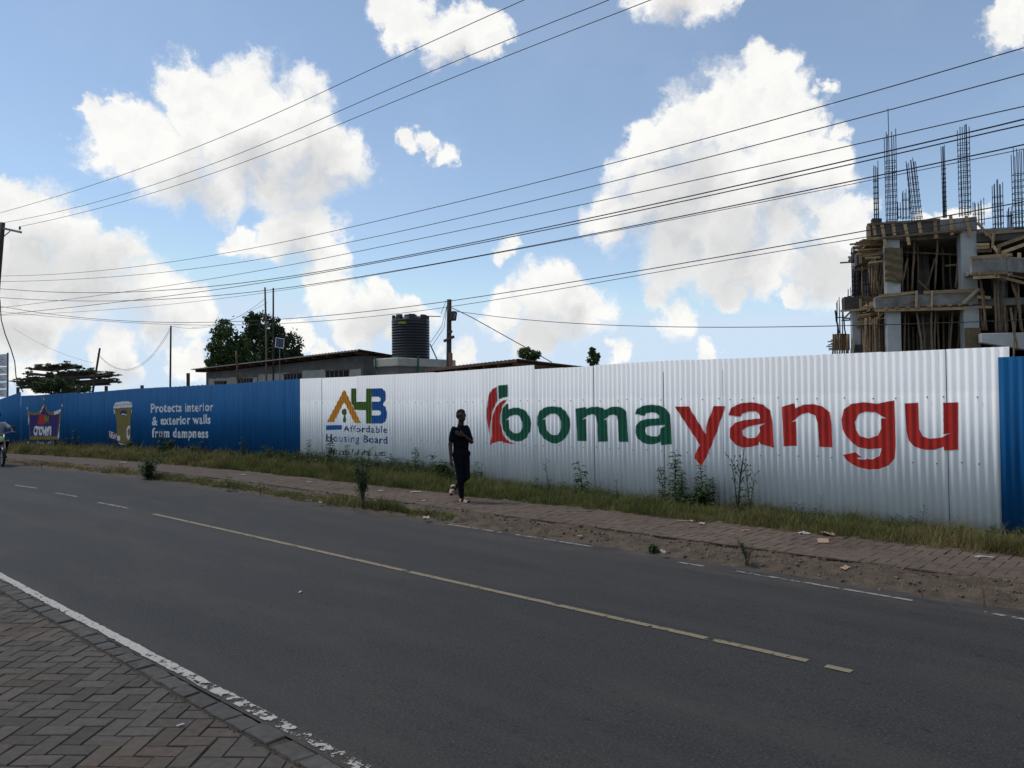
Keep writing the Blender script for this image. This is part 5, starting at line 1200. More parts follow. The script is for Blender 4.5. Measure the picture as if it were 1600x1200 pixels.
def leaf(q, c, d, L_, w_, droop, col):
    """a folded pointed leaf from c along d"""
    d = Vector(d).normalized(); sd = d.cross(UP); sd = sd.normalized() if sd.length > 1e-3 else Vector((1, 0, 0)); q.cur = col
    m = c+d*L_*.5+UP*L_*.10; e = c+d*L_-UP*L_*droop
    q.add([c, m+sd*w_*.5, e, m-sd*w_*.5, m-UP*w_*.18], [(0, 4, 1), (1, 4, 2), (0, 3, 4), (3, 2, 4)])
def weed(kind, px, py, hpx, seed, label, t=None, spread=1.0, group='weeds along the hoarding', lean=(0, 0)):
    """kind: spire (whorled leaves), broad (large leaves), thin (wiry with seed heads), bush, twig"""
    rr = random.Random(seed)
    if t is None: b = gnd(px, py, .02)
    else:
        s_, _ = wall(px, py, t); b = pos(s_, t, zb(s_, t) if t > T_FP1 else zd(s_, t))
    Hm = hpx*b.y/FPX if t is None else max(.12, (CAMH+b.y/ray(px, py-hpx).y*ray(px, py-hpx).z)-b.z)
    root = empty('weed', b, label, 'plant', group); st = MB(); lf = MB(); k_ = rr.uniform(.8, 1.2)
    def col(): f = rr.uniform(.6, 1.25)*k_; return (.050*f, .080*f, .024*f) if kind != 'twig' else (.10*f, .07*f, .04*f)
    nst = {'spire': 3, 'broad': 3, 'thin': 4, 'bush': 11, 'twig': 2, 'feather': 7}[kind]
    for i in range(nst):
        hh = Hm*(1 if i == 0 else rr.uniform(.35, .85)); an = rr.uniform(0, 2*pi); off = Vector((cos(an), sin(an), 0))*hh*spread*{'spire': .07 if i == 0 else .30, 'broad': .12 if i == 0 else .35, 'thin': .12, 'bush': rr.uniform(.15, .75), 'twig': .08, 'feather': .14}[kind]
        off += Vector((lean[0], lean[1], 0))*hh
        pts = [b-UP*.03+Vector((rr.uniform(-.02, .02), rr.uniform(-.02, .02), 0)), b+off*.35+UP*hh*.5, b+off+UP*hh]
        r0 = max(.0035, hh*.011); st.tube(pts, [r0, r0*.8, r0*.35], 5)
        def on(a): return pts[0].lerp(pts[1], a*2) if a < .5 else pts[1].lerp(pts[2], a*2-1)
        if kind == 'spire':
            nw = max(8, int(hh/.055))
            for w_ in range(nw):
                a = .12+.88*w_/nw; L_ = hh*.13*(1.25-.7*a)*rr.uniform(.6, 1.5)+.035; ph = rr.uniform(0, 6)
                for j in range(4): g_ = ph+j*2*pi/4+rr.uniform(-.5, .5); leaf(lf, on(a)+UP*rr.uniform(-.015, .015), (cos(g_), sin(g_), rr.uniform(-.1, .5)), L_*rr.uniform(.8, 1.2), L_*.5, .25, col())
        elif kind == 'broad':
            nw = max(7, int(hh/.045))
            for w_ in range(nw):
                a = .15+.85*w_/nw; g_ = w_*2.4+rr.uniform(-.4, .4); L_ = min(.24, hh*.42)*(1.15-.5*a)*rr.uniform(.7, 1.2); leaf(lf, on(a), (cos(g_), sin(g_), .25), L_, L_*.5, .35, col())
        elif kind == 'bush':
            for w_ in range(46):
                a = .15+.85*rr.random(); g_ = rr.uniform(0, 6.3); L_ = (Hm*.10+.05)*rr.uniform(.6, 1.3); leaf(lf, on(a)+Vector((rr.gauss(0, 1), rr.gauss(0, 1), rr.gauss(0, .6)))*Hm*.07, (cos(g_), sin(g_), rr.uniform(-.3, .6)), L_, L_*.5, .2, col())
        elif kind == 'feather':
            for w_ in range(90):
                a = .36+.64*rr.random(); g_ = rr.uniform(0, 6.3); L_ = Hm*.075*rr.uniform(.6, 1.4); leaf(lf, on(a)+Vector((rr.gauss(0, 1), rr.gauss(0, 1), rr.gauss(0, .5)))*Hm*.045, (cos(g_), sin(g_), rr.uniform(0, 1.2)), L_, L_*.3, .1, col())
        elif kind == 'thin':
            for w_ in range(7):
                a = rr.uniform(.5, 1); g_ = rr.uniform(0, 6.3); e = on(a)+Vector((cos(g_), sin(g_), 1.3))*hh*.09; st.tube([on(a), e], r0*.3, 4); lf.cur = col(); lf.ball(e, hh*.016, 6)
            for w_ in range(9): a = rr.uniform(.05, .5); g_ = rr.uniform(0, 6.3); L_ = hh*.13*rr.uniform(.7, 1.3); leaf(lf, on(a), (cos(g_), sin(g_), .3), L_, L_*.3, .3, col())
        else:
            for w_ in range(4): a = rr.uniform(.4, 1); g_ = rr.uniform(0, 6.3); st.tube([on(a), on(a)+Vector((cos(g_), sin(g_), 1))*hh*.12], r0*.4, 4)
    st.build('stem', m_stem if kind != 'twig' else m_brownw, root)
    if lf.v: lf.build('foliage', m_weed, root)
    return root
FT = T_F-.30
def undergrowth(label, s0, s1, n, hmax, seed):
    rr = random.Random(seed); q = MB()
    for i in range(n):
        s = rr.uniform(s0, s1); dn = .5+.5*fn(s*.9, seed)+.35*fn(s*2.7, seed+5)
        if rr.random() > dn+.25: continue
        t = T_F-.06-.75*rr.random()**1.5; b = pos(s, t, zb(s, t)); h = hmax*(.35+.65*rr.random())*(.55+.6*max(0, dn)); k = rr.uniform(.6, 1.25)
        off = Vector((rr.gauss(0, .25), rr.gauss(0, .25), 0))*h
        q.cur = (.05*k, .06*k, .025*k); q.tube([b, b+off*.4+UP*h*.55, b+off+UP*h], [.004, .003, .0015], 3, cap=False)
        for j in range(9):
            a = rr.uniform(.2, 1); g_ = rr.uniform(0, 6.3); L_ = rr.uniform(.05, .11)*(1.2-.5*a); f = rr.uniform(.65, 1.3)*k
            leaf(q, b+off*a*a+UP*h*a, (cos(g_), sin(g_), rr.uniform(-.1, .6)), L_, L_*.5, .25, (.050*f, .084*f, .024*f))
    tag(q.build('undergrowth', m_weed), label, 'weeds', kind='stuff')
undergrowth('tangled leafy undergrowth along the emblem end of the white hoarding', 12.6, 21.5, 1700, .52, 3)
undergrowth('low leafy undergrowth along the blue hoarding', 21.5, 38, 520, .5, 4)
undergrowth('sparse low leafy undergrowth under the big lettering', 1.5, 13.2, 420, .30, 5)
W_ = [  # kind, x, y, height px, label
 ('spire', 1037, 775, 48, 'dark whorled weed, leftmost of the clump under the red letter y'), ('spire', 1055, 778, 72, 'tallest whorled weed below the join of green and red lettering'), ('spire', 1068, 776, 46, 'whorled weed just right of the tallest one by the red y'), ('spire', 1100, 778, 54, 'slender whorled weed directly under the tip of the red y'), ('bush', 1088, 780, 30, 'leafy low clump under the tip of the red y'), ('spire', 1116, 778, 34, 'weed leaning right under the red letter y'),
 ('thin', 1152, 790, 96, 'tall wiry weed with seed heads under the red letter a'), ('thin', 1172, 790, 66, 'wiry weed with seed heads, right of a tall wiry one'), ('broad', 1163, 790, 30, 'small broad-leaved weed at the feet of the wiry ones'),
 ('broad', 911, 770, 50, 'drooping broad-leaved weed under the green letter m'), ('thin', 858, 764, 42, 'wiry weed under the green letter o'), ('broad', 884, 768, 16, 'tiny leafy weed between the green o and m'), ('thin', 965, 775, 26, 'short wiry weed under the green letter a'),
 ('thin', 1440, 830, 42, 'tuft of tall stalks under the gap between red g and u'), ('thin', 1280, 812, 34, 'faint wiry weed under the red letter n'),
 ('spire', 482, 738, 52, 'tall weed at the join of blue and white hoarding'), ('broad', 497, 738, 36, 'leafy weed just right of the blue and white join'), ('spire', 514, 740, 60, 'tall dark weed covering the start of the small blue writing'), ('broad', 526, 742, 34, 'leafy weed under the blue bar of the emblem'), ('spire', 541, 742, 48, 'tall weed in front of the green hand-written line'), ('broad', 558, 744, 36, 'leafy weed below the middle of the green hand-written line'), ('bush', 575, 746, 34, 'bushy weed below the emblem'), ('spire', 590, 746, 38, 'weed rising to the last green hand-written word'), ('broad', 606, 747, 38, 'leafy weed below the right end of the emblem'), ('broad', 622, 750, 28, 'low leafy weed right of the emblem'), ('spire', 649, 752, 54, 'dark pointed weed standing alone right of the emblem'), ('thin', 665, 752, 32, 'wiry weed left of the walking person'), ('bush', 690, 754, 46, 'leafy bush just left of the walking person'), ('broad', 742, 756, 34, 'weed just right of the walking person'), ('thin', 752, 756, 30, 'thin weed right of the walking person'), ('bush', 505, 744, 28, 'dense leafy clump near the blue and white join'), ('bush', 470, 740, 34, 'dense leafy clump at the end of the blue hoarding'),
 ('spire', 252, 716, 46, 'tall dark weed in front of the last line of the slogan'), ('bush', 268, 716, 34, 'leafy weed under the slogan, right of the tall dark one'), ('bush', 302, 718, 28, 'low bush under the end of the slogan'), ('spire', 380, 724, 42, 'pointed dark weed right of the slogan'), ('bush', 364, 724, 26, 'low bush left of the pointed weed on blue'), ('bush', 428, 732, 36, 'bush before the empty part of the blue hoarding'), ('bush', 446, 734, 30, 'smaller bush near the end of the blue hoarding'), ('spire', 118, 702, 32, 'dark weed between crown advert and painted tub'), ('bush', 200, 708, 22, 'low bush under the painted tub'), ('bush', 92, 700, 16, 'low weed under the crown advert')]
for i, (k, x, y, h, lab) in enumerate(W_): weed(k, x, y, h, 100+i, lab, t=FT-.25*((i*7) % 5)/4)
V_ = [('bush', 230, 748, 44, 'large leafy bush at the road edge in front of the blue hoarding', 1.9), ('broad', 355, 766, 27, 'single upright leafy weed at the road edge', 1), ('thin', 407, 772, 24, 'thin weed at the road edge right of an upright leafy one', 1), ('feather', 566, 794, 92, 'tall feathery weed with bare brown stems at the road edge', 1), ('broad', 668, 808, 20, 'small weed at the road edge left of the walking person', 1), ('feather', 1168, 882, 44, 'green feathery weed on the bare verge under the red lettering', 3.2), ('twig', 1537, 946, 52, 'dry bare twig standing in the verge at the right', 1), ('bush', 1022, 862, 11, 'low scrap of weed on the bare verge', 1.2), ('twig', 1440, 930, 12, 'small dry weed on the verge near the dry twig', 1.4), ('thin', 65, 732, 12, 'small weed at the road edge near the motorcycle', 1), ('broad', 160, 738, 10, 'tiny weed at the road edge left of the large bush', 1)]
for i, (k, x, y, h, lab, sp) in enumerate(V_): weed(k, x, y, h, 300+i, lab, spread=sp, group='weeds along the road edge')

# ================================================================== LITTER
m_paper = mat('paper_litter', (.33, .305, .275), .8, var=.15, scale=20); m_card = mat('cardboard_litter', (.34, .235, .155), .9, var=.15, scale=15); m_butt = mat('white_scrap', (.40, .39, .37), .7)
def litter(name, label, x, y, L_, w_, h_, m, seed, z=.062, tilt=.1):
    rr = random.Random(seed); c = gnd(x, y, z); n = 5; M3 = Matrix.Rotation(rr.uniform(0, pi), 3, 'Z') @ Matrix.Rotation(rr.uniform(-tilt, tilt), 3, 'X'); V = []
    for i in range(n+1):
        for j in range(4): V.append(c+M3 @ Vector(((i/n-.5)*L_*rr.uniform(.85, 1.1), (j/3-.5)*w_*rr.uniform(.85, 1.1), h_*(.15+.85*abs(fn(i*.8, j*.9, seed))))))
    q = MB(); q.add(V, [(i*4+j, i*4+j+1, (i+1)*4+j+1, (i+1)*4+j) for i in range(n) for j in range(3)]); o = q.build(name, m); sm = o.modifiers.new('thickness', 'SOLIDIFY'); sm.thickness = .003
    return tag(o, label, 'litter', 'litter on the verge and pavement')
for i, a in enumerate((('cardboard', 'upright folded piece of cardboard by the grass', 1293, 836, .20, .16, .10, m_card), ('cardboard', 'flat torn strip of cardboard on the pavement', 1286, 845, .34, .14, .02, m_card), ('wrapper', 'pale wrapper left of the cardboard by the grass', 1256, 834, .18, .12, .05, m_paper), ('paper_scrap', 'small pale strip lying on the pavement under the red letters', 1165, 829, .14, .05, .015, m_card), ('paper_scrap', 'white scrap at the grass edge under the tallest weed', 1097, 819, .12, .08, .05, m_paper), ('paper_scrap', 'crumpled pale scrap beside a white one under the tallest weed', 1081, 815, .12, .08, .05, m_card), ('stick', 'thin pale stick at the grass edge', 1065, 814, .35, .02, .015, m_card),
        ('paper_scrap', 'white scrap at the road edge under the green letters', 1036, 864, .10, .07, .06, m_paper), ('wrapper', 'white wrapper at the road edge left of the person', 666, 810, .16, .10, .07, m_paper), ('paper_scrap', 'pale double scrap on the pavement left of the person', 649, 769, .24, .10, .03, m_paper), ('paper_scrap', 'tiny scrap in the middle of the pavement left of the person', 662, 783, .07, .06, .03, m_paper), ('paper_scrap', 'pale scrap on the pavement under the emblem', 597, 767, .14, .08, .03, m_paper), ('paper_scrap', 'pale scrap on the pavement near the blue and white join', 482, 753, .14, .06, .02, m_paper), ('paper_scrap', 'pale scrap at the road edge below the emblem', 500, 785, .16, .05, .02, m_paper), ('paper_scrap', 'pale scrap on the pavement right of the large bush', 378, 742, .2, .07, .03, m_paper), ('paper_scrap', 'pale scrap on the pavement under the painted tub', 192, 723, .2, .1, .05, m_paper), ('wrapper', 'pale wrapper in the grass at the right edge', 1537, 871, .22, .08, .03, m_paper), ('wrapper', 'pale bag caught in grass at the end of the white hoarding', 1503, 829, .14, .10, .10, m_paper), ('paper_scrap', 'pale crumb on the bare verge', 906, 838, .06, .05, .03, m_card), ('paper_scrap', 'dry pale scrap on the verge right of the feathery weed', 1322, 888, .16, .08, .03, m_card))):
    litter(*a, seed=40+i)
for i, (nm, lab, x, y, L_, w_) in enumerate((('cigarette_end', 'small white scrap lying on the near pavers', 282, 1133, .045, .014), ('paper_scrap', 'pale flat scrap on the asphalt', 469, 925, .07, .02))):
    litter(nm, lab, x, y, L_, w_, .006, m_butt, 80+i, z=.006)

# ================================================================== THE WALKING PERSON
def fused(q, name, m, parent, voxel=.009, smooth_it=6, disp=0.0, dscale=.15):
    o = q.build(name, m, parent, smooth=True)
    r = o.modifiers.new('fuse', 'REMESH'); r.mode = 'VOXEL'; r.voxel_size = voxel; r.use_smooth_shade = True
    if smooth_it: s_ = o.modifiers.new('smooth', 'SMOOTH'); s_.iterations = smooth_it; s_.factor = .5
    if disp:
        tx = bpy.data.textures.new(name+'_folds', 'CLOUDS'); tx.noise_scale = dscale; tx.noise_depth = 2
        d_ = o.modifiers.new('folds', 'DISPLACE'); d_.texture = tx; d_.strength = disp; d_.mid_level = .5
    return o
def hand(q, wrist, tip, palm_n, curl=.25, thumb=1, S=1.0):
    """palm, four bent fingers of unequal length and a thumb from the palm's side"""
    w_, t_ = Vector(wrist), Vector(tip); d = (t_-w_).normalized(); n = Vector(palm_n); n = (n-d*n.dot(d)).normalized(); sd = d.cross(n)
    pl = .095*S
    for k in (-1, -.33, .33, 1): q.capsule(w_+sd*k*.018*S, w_+d*pl+sd*k*.030*S, .016*S, .0125*S, 8)
    for k, L_ in ((-1, .070), (-.36, .083), (.3, .078), (.95, .062)):
        a = w_+d*pl+sd*k*.031*S; b = a+(d*cos(curl*.6)+n*sin(curl*.6))*L_*.5*S; c = b+(d*cos(curl*1.6)+n*sin(curl*1.6))*L_*.5*S
        q.capsule(a, b, .0095*S, .0088*S, 8); q.capsule(b, c, .0088*S, .0075*S, 8)
    a = w_+d*.028*S-sd*thumb*.024*S; b = a-sd*thumb*.030*S+d*.028*S+n*.01*S; c = b+d*.032*S+n*.012*S-sd*thumb*.006*S
    q.capsule(a, b, .013*S, .011*S, 8); q.capsule(b, c, .011*S, .0085*S, 8)
m_skin = mat('dark_skin', (.034, .018, .012), .6, var=.12, scale=10)
m_shirt = mat('black_cotton', (.006, .0065, .009), .95, var=.25, scale=8, spec=.08)
m_trous = mat('navy_denim', (.006, .0068, .0105), .95, var=.3, scale=12, spec=.08)
m_hair = mat('short_black_hair', (.008, .007, .007), .9, var=.3, scale=60, bump=.6, bscale=200)
m_sandal = mat('pink_sandal', (.46, .30, .28), .7, var=.1); m_sole = mat('sandal_sole', (.20, .125, .11), .8)
fp_ = gnd(721, 785, .058)
per = empty('person', fp_, 'person walking on the far pavement in black clothes and pink sandals, hand on chest', 'person')
def J(x, y, z): return fp_+Vector((x, y, z))*1.005
hx = Vector((.62, -.78, 0)); lx = Vector((.78, .62, 0))       # facing and the person's left
rsh, lsh = J(-.122, -.085, 1.355), J(.098, .075, 1.375)
rel_, rwr, rtip = J(-.188, -.10, 1.09), J(-.178, -.15, .845), J(-.160, -.19, .68)
lel, lwr, ltip = J(.195, .02, 1.115), J(.065, -.16, 1.245), J(-.075, -.19, 1.30)
rhip, rkn, ran = J(-.062, -.045, .86), J(-.012, -.075, .465), J(.005, -.005, .085)
lhip, lkn, lan = J(.070, .05, .86), J(.105, .0, .475), J(-.085, .24, .285)
hc = J(.012, -.02, 1.60)
q = MB()
# head: skull, jaw, brow, nose, lips, ears
fd = Vector((.45, -.89, 0)).normalized(); fs = Vector((.89, .45, 0))
q.capsule(J(.0, .01, 1.38), hc-UP*.06, .055, .052, 14)
def H3(f_, s_, u_): return hc+(fd*f_+fs*s_+UP*u_)*1.06
for c_, r_ in ((H3(-.012, 0, .03), .086), (H3(.012, 0, .02), .080), (H3(.02, 0, -.03), .066), (H3(.035, 0, -.075), .044), (H3(.03, .025, -.05), .045), (H3(.03, -.025, -.05), .045), (H3(.062, 0, -.09), .022)): q.ball(c_, r_, 16)
q.capsule(H3(.082, 0, .02), H3(.102, 0, -.018), .010, .017, 8); q.ball(H3(.090, .014, -.022), .010, 8); q.ball(H3(.090, -.014, -.022), .010, 8)
q.capsule(H3(.083, -.02, -.052), H3(.083, .02, -.052), .010, .010, 8); q.capsule(H3(.080, -.017, -.066), H3(.080, .017, -.066), .010, .010, 8)
q.capsule(H3(.074, -.04, .030), H3(.074, .04, .030), .013, .013, 8)
for s_ in (-1, 1): q.capsule(H3(-.005, s_*.084, .018), H3(-.008, s_*.080, -.025), .016, .012, 8); q.ball(H3(.068, s_*.03, .008), .012, 8)
# arms, hands, shanks and feet
q.capsule(rsh, rel_, .045, .040, 12); q.capsule(rel_, rwr, .040, .026, 12); hand(q, rwr, rtip, hx.cross(UP)*-1, .35, thumb=-1)
q.capsule(lsh, lel, .045, .040, 12); q.capsule(lel, lwr, .040, .026, 12); hand(q, lwr, ltip, Vector((.1, 1, -.1)), .3, thumb=1)
q.capsule(J(0, .01, .92), J(0, .01, 1.36), .07, .06, 12); q.capsule(rhip, rkn, .065, .05, 12); q.capsule(rkn, ran, .045, .034, 12); q.capsule(lhip, lkn, .065, .05, 12); q.capsule(lkn, lan, .045, .034, 12)
rt = J(.135, -.12, .035); q.capsule(ran-hx*.02-UP*.045, ran+hx*.02-UP*.03, .034, .034, 10); q.capsule(ran-UP*.03, rt, .034, .028, 10)
for k in range(5): q.capsule(rt+lx*(k-2)*.016-hx*.012, rt+lx*(k-2)*.017+hx*(.032-abs(k-3)*.006)-UP*.006, .010, .008, 6)
lt = J(-.155, .16, .155); ld = (lt-lan).normalized(); q.capsule(lan, lan+ld*.03+Vector((-.05, .04, .0)), .034, .034, 10); q.capsule(lan+Vector((-.03, .02, -.02)), lt+Vector((-.03, .0, .0)), .034, .028, 10)
for k in range(5): q.capsule(lt+lx*(k-2)*.016+Vector((-.03, 0, 0)), lt+lx*(k-2)*.017+Vector((-.03, 0, 0))+ld*.03, .010, .008, 6)
fused(q, 'body', m_skin, per, .0065, 3)
# hair, cropped
q = MB()
for c_, r_ in ((H3(-.020, 0, .040), .089), (H3(-.002, 0, .050), .080), (H3(-.03, 0, .0), .080)): q.ball(c_, r_, 16)
fused(q, 'hair', m_hair, per, .008, 2)
# t-shirt
q = MB()
q.capsule(rsh+Vector((0, 0, -.02)), lsh+Vector((0, 0, -.02)), .058, .058, 14); q.capsule(J(-.065, -.05, 1.24), J(.06, .045, 1.26), .104, .100, 16); q.capsule(J(-.05, -.035, 1.08), J(.055, .04, 1.08), .100, .098, 16); q.capsule(J(-.045, -.03, .93), J(.055, .04, .93), .102, .100, 16)
q.capsule(J(-.045, -.03, .845), J(.060, .04, .85), .102, .100, 16); q.capsule(J(-.045, -.03, .845), J(-.045, -.03, 1.25), .095, .098, 12); q.capsule(J(.055, .04, .845), J(.05, .035, 1.25), .09, .096, 12)
q.capsule(J(0, .0, 1.31), J(.0, .005, 1.43), .092, .058, 12)
q.capsule(rsh, rsh.lerp(rel_, .72), .058, .058, 12); q.capsule(lsh, lsh.lerp(lel, .78), .058, .056, 12)
fused(q, 't_shirt', m_shirt, per, .009, 5, .018, .12)
# trousers
q = MB()
q.capsule(rhip+UP*.03, lhip+UP*.03, .105, .105, 14); q.capsule(rhip, rkn, .092, .066, 14); q.capsule(rkn, ran+UP*.03, .066, .048, 14); q.capsule(lhip, lkn, .092, .066, 14); q.capsule(lkn, lan+(lkn-lan)*.09, .066, .048, 14)
fused(q, 'trousers', m_trous, per, .009, 5, .016, .09)
# sandals
def sandal(heel, toe, upv, nm):
    d = (toe-heel).normalized(); u = (Vector(upv)-d*Vector(upv).dot(d)).normalized(); sd = d.cross(u); L_ = (toe-heel).length; q = MB(); n = 12; out = []
    for i in range(n): a = 2*pi*i/n; out.append(heel+d*(L_*(.5+.5*cos(a)))+sd*sin(a)*.046*(1+.12*cos(a)))
    q.add(out+[p-u*.022 for p in out], [tuple(range(n)), tuple(range(2*n-1, n-1, -1))]+[(i, i+n, (i+1) % n+n, (i+1) % n) for i in range(n)]); so_ = q.build('sandal', m_sole, per)
    for a, hgt in ((.80, .045), (.62, .062), (.2, .075)):
        q = MB(); pts = [heel+d*L_*a+sd*.050*cos(b)+u*hgt*max(0, sin(b)) for b in [pi*i/8 for i in range(9)]]; V = []
        for p in pts: V += [p-d*.020, p+d*.020]
        q.add(V, [(2*i, 2*i+1, 2*i+3, 2*i+2) for i in range(8)]); o = q.build('strap', m_sandal, so_); sm = o.modifiers.new('thickness', 'SOLIDIFY'); sm.thickness = .006
sandal(ran-hx*.055-UP*.064, rt+hx*.05-UP*.022, UP, 'front')
sandal(lan+Vector((-.085, .05, .005)), lt+Vector((-.03, -.01, -.01))+ld*.045, Vector((.6, -.6, .45)), 'rear')

# ================================================================== MOTORCYCLE AND RIDER AT THE LEFT EDGE
m_tyre = mat('tyre_rubber', (.012, .012, .012), .85); m_chrome = mat('bike_metal', (.25, .25, .26), .35, metal=.8); m_tankp = mat('bike_black_paint', (.012, .012, .016), .3, spec=.5); m_seat = mat('bike_seat', (.015, .015, .015), .7); m_glass = mat('headlight_glass', (.35, .5, .22), .15, spec=.6); m_orange2 = mat('indicator_orange', (.45, .14, .02), .3)
fw = gnd(4, 729, .012); sfw, tfw = st_of(fw.x, fw.y); bd = -heading(sfw); bs = UP.cross(bd)     # bd: forward (towards the viewer's right), bs: the bike's left
bd = (bd*.93+Vector((.05, -.35, 0))).normalized(); bs = UP.cross(bd)
def K3(f_, s_, u_): return fw+bd*f_+bs*s_+UP*u_
bike = empty('motorcycle', K3(-.65, 0, 0), 'black motorcycle with greenish headlight entering at the left edge of the road', 'motorcycle')
def wheel(f_, R_, wd):
    c = K3(f_, 0, R_); q = MB(); n = 28; V = []; k = 8
    for i in range(n):
        a = 2*pi*i/n; rd = bd*cos(a)+UP*sin(a)
        for j in range(k): b = 2*pi*j/k; V.append(c+rd*(R_-wd/2+wd/2*cos(b))+bs*wd/2*sin(b)*.9)
    q.add(V, [(i*k+j, ((i+1) % n)*k+j, ((i+1) % n)*k+(j+1) % k, i*k+(j+1) % k) for i in range(n) for j in range(k)]); ty = q.build('wheel', m_tyre, bike, smooth=True)
    q = MB(); q.lathe(c-bs*.025, [(R_-wd*.95, 0), (R_-wd*.80, .0), (R_-wd*.80, .05), (R_-wd*.95, .05)], 28, bs); q.build('rim', m_chrome, ty)
    q = MB(); q.lathe(c-bs*.05, [(.03, 0), (.05, .02), (.05, .08), (.03, .10)], 12, bs)
    for i in range(18): a = 2*pi*i/18; rd = bd*cos(a)+UP*sin(a); q.tube([c+rd*.045+bs*(.02 if i % 2 else -.02), c+rd*(R_-wd*.85)], .003, 4)
    q.build('hub_and_spokes', m_chrome, ty)
wheel(0, .30, .085); wheel(-1.28, .30, .10)
hd = K3(-.32, 0, .98)
for s_ in (-1, 1): q = MB(); q.tube([K3(0, s_*.085, .30), K3(-.16, s_*.085, .66), K3(-.30, s_*.085, 1.0)], .022, 8); q.build('fork', m_chrome, bike, smooth=True)
q = MB(); V = []
for i in range(9):
    a = pi*.15+pi*.75*i/8
    for s_ in (-1, -.4, .4, 1): V.append(K3(0, 0, .30)+(bd*cos(a)+UP*sin(a))*(.345-.015*s_*s_)+bs*.065*s_)
q.add(V, [(i*4+j, i*4+j+1, (i+1)*4+j+1, (i+1)*4+j) for i in range(8) for j in range(3)]); o = q.build('front_mudguard', m_tankp, bike, smooth=True); sm = o.modifiers.new('thickness', 'SOLIDIFY'); sm.thickness = .006
q = MB(); q.lathe(K3(-.24, 0, .86), [(.02, -.10), (.07, -.08), (.10, -.02), (.105, .03), (.10, .04)], 18, bd); hl = q.build('headlight', m_tankp, bike, smooth=True)
q = MB(); q.lathe(K3(-.24, 0, .86)+bd*.04, [(.095, 0), (.08, .018), (.04, .03), (.005, .034)], 18, bd); q.build('lens', m_glass, hl, smooth=True)
for s_ in (-1, 1): q = MB(); q.tube([K3(-.26, s_*.09, .80), K3(-.24, s_*.17, .80)], .012, 6); q.ball(K3(-.23, s_*.19, .80), (.04, .03, .03), 10); q.build('indicator', m_orange2, bike, smooth=True)
q = MB(); q.tube([K3(-.42, -.38, 1.06), K3(-.36, -.22, 1.08), K3(-.31, -.08, 1.02), K3(-.31, .08, 1.02), K3(-.36, .22, 1.08), K3(-.42, .38, 1.06)], .013, 8); hb_ = q.build('handlebar', m_chrome, bike, smooth=True)
for s_ in (-1, 1):
    q = MB(); q.tube([K3(-.395, s_*.27, 1.068), K3(-.425, s_*.40, 1.058)], .018, 8); q.build('grip', m_tyre, hb_)
    q = MB(); q.tube([K3(-.38, s_*.25, 1.08), K3(-.33, s_*.42, 1.075)], .007, 5); q.build('lever', m_chrome, hb_)
    q = MB(); q.tube([K3(-.37, s_*.24, 1.08), K3(-.36, s_*.34, 1.22)], .007, 5); q.lathe(K3(-.36, s_*.36, 1.24), [(.02, 0), (.055, .008), (.055, .02), (.01, .025)], 12, bd); q.build('mirror', m_tankp, hb_)
q = MB()
for a, b, ra_, rb in ((-.40, -.80, .13, .11), (-.45, -.70, .15, .13)): q.capsule(K3(a, 0, .80), K3(b, 0, .79), ra_, rb, 14)
fused(q, 'fuel_tank', m_tankp, bike, .015, 4)
q = MB(); q.capsule(K3(-.82, 0, .78), K3(-1.45, 0, .83), .10, .09, 12); q.capsule(K3(-.9, .05, .78), K3(-1.4, .05, .82), .09, .08, 12); q.capsule(K3(-.9, -.05, .78), K3(-1.4, -.05, .82), .09, .08, 12); fused(q, 'seat', m_seat, bike, .015, 4)
q = MB(); q.box(K3(-.68, 0, .42), (.36, .24, .34), Matrix((bd, bs, UP)).transposed()); q.lathe(K3(-.5, 0, .52), [(.06, 0), (.08, .03), (.08, .16), (.05, .2)], 14, (bd+UP*.5).normalized()); q.build('engine', m_chrome, bike, bevel=.03)
q = MB(); q.tube([K3(-.3, 0, .95), K3(-.5, 0, .5), K3(-.6, 0, .25), K3(-.95, 0, .3), K3(-1.0, 0, .72), K3(-.4, 0, .82)], .025, 8); q.tube([K3(-.9, .1, .32), K3(-1.28, .1, .30)], .022, 8); q.tube([K3(-.9, -.1, .32), K3(-1.28, -.1, .30)], .022, 8); q.build('frame', m_tankp, bike, smooth=True)
q = MB(); q.tube([K3(-.42, -.06, .48), K3(-.45, -.10, .25), K3(-.8, -.14, .22), K3(-1.5, -.15, .36)], [.02, .02, .03, .045], 10); q.build('exhaust', m_chrome, bike, smooth=True)
q = MB(); V = []
for i in range(9):
    a = pi*.1+pi*.7*i/8
    for s_ in (-1, -.4, .4, 1): V.append(K3(-1.28, 0, .30)+(bd*cos(a)*-1+UP*sin(a))*(.36-.015*s_*s_)+bs*.075*s_)
q.add(V, [(i*4+j, i*4+j+1, (i+1)*4+j+1, (i+1)*4+j) for i in range(8) for j in range(3)]); o = q.build('rear_mudguard', m_tankp, bike, smooth=True); sm = o.modifiers.new('thickness', 'SOLIDIFY'); sm.thickness = .006
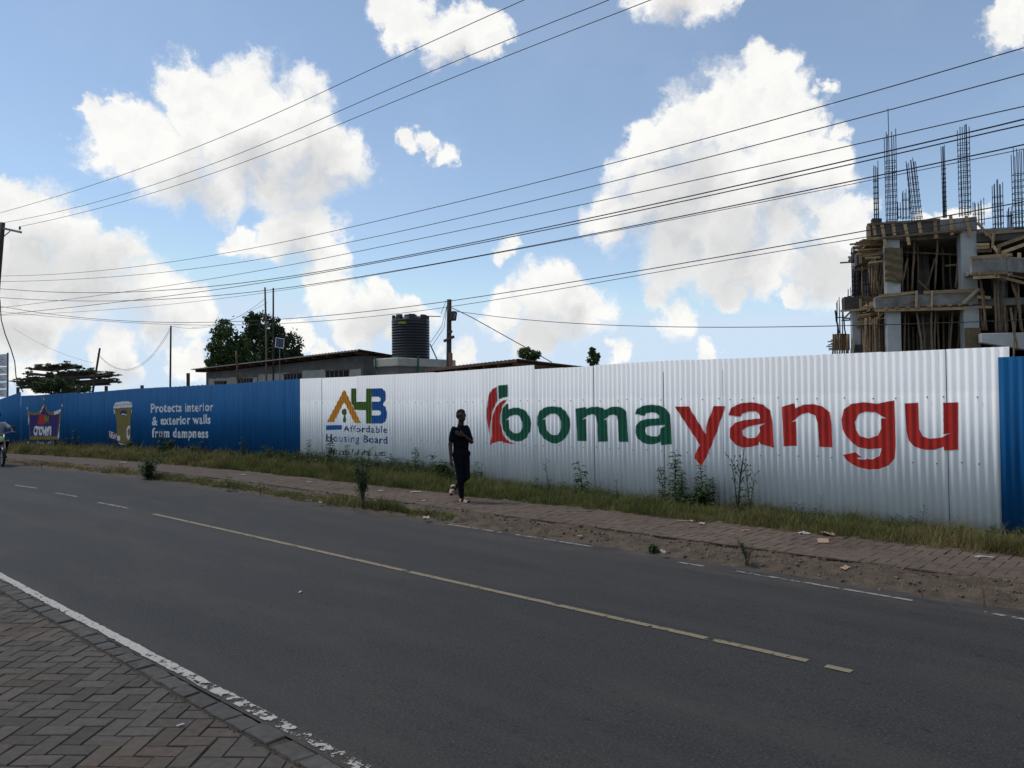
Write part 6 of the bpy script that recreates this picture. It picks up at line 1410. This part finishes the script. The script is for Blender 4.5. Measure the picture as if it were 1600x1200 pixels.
# rider
m_pale = mat('pale_shirt', (.24, .245, .26), .9, var=.15, scale=6)
rider = empty('person', K3(-1.0, 0, .85), 'motorcycle rider in a pale short sleeved shirt, mostly cut by the left edge', 'person')
q = MB(); hh_ = K3(-.86, 0, 1.62)
q.capsule(K3(-.92, 0, 1.36), hh_-UP*.06, .055, .055, 12)
for f_, u_, r_ in ((-.01, .03, .088), (.015, .01, .078), (.03, -.06, .05), (.0, -.03, .07)): q.ball(hh_+bd*f_+UP*u_, r_, 14)
q.capsule(hh_+bd*.085+UP*.01, hh_+bd*.10-UP*.02, .01, .016, 8)
for s_ in (-1, 1): q.ball(hh_+bs*s_*.085, (.02, .02, .03), 8)
for s_ in (-1, 1):
    sh_ = K3(-.93, s_*.19, 1.34); eb = K3(-.72, s_*.36, 1.16); wr = K3(-.48, s_*.345, 1.10); q.capsule(sh_, eb, .048, .042, 10); q.capsule(eb, wr, .042, .028, 10); hand(q, wr, K3(-.40, s_*.335, 1.075), -UP, 1.3, thumb=s_)
    kn = K3(-.55, s_*.20, .72); an = K3(-.72, s_*.17, .34); q.capsule(K3(-1.0, s_*.09, .90), kn, .07, .055, 10); q.capsule(kn, an, .05, .038, 10); q.capsule(an-UP*.03, an+bd*.18-UP*.06, .04, .035, 10)
q.capsule(K3(-1.0, 0, .95), K3(-.93, 0, 1.32), .12, .11, 12); fused(q, 'body', m_skin, rider, .009, 3)
q = MB(); q.ball(hh_+UP*.05-bd*.012, .092, 14); fused(q, 'hair', m_hair, rider, .01, 2)
q = MB(); q.capsule(K3(-1.0, -.07, .93), K3(-.94, -.1, 1.28), .12, .12, 12); q.capsule(K3(-1.0, .07, .93), K3(-.94, .1, 1.28), .12, .12, 12); q.capsule(K3(-.93, -.17, 1.33), K3(-.93, .17, 1.33), .07, .07, 12)
for s_ in (-1, 1): q.capsule(K3(-.93, s_*.19, 1.34), K3(-.93, s_*.19, 1.34).lerp(K3(-.72, s_*.36, 1.16), .7), .068, .064, 10)
fused(q, 'shirt', m_pale, rider, .012, 4, .02, .12)
q = MB(); q.capsule(K3(-1.0, -.08, .90), K3(-1.0, .08, .90), .11, .11, 12)
for s_ in (-1, 1): kn = K3(-.55, s_*.20, .72); an = K3(-.72, s_*.17, .38); q.capsule(K3(-1.0, s_*.09, .90), kn, .092, .072, 12); q.capsule(kn, an, .070, .055, 12)
fused(q, 'trousers', m_trous, rider, .012, 4, .015, .1)
for s_ in (-1, 1): q = MB(); an = K3(-.72, s_*.17, .34); q.capsule(an-UP*.045-bd*.03, an+bd*.20-UP*.075, .048, .042, 10); q.build('shoe', m_tyre, rider, smooth=True)
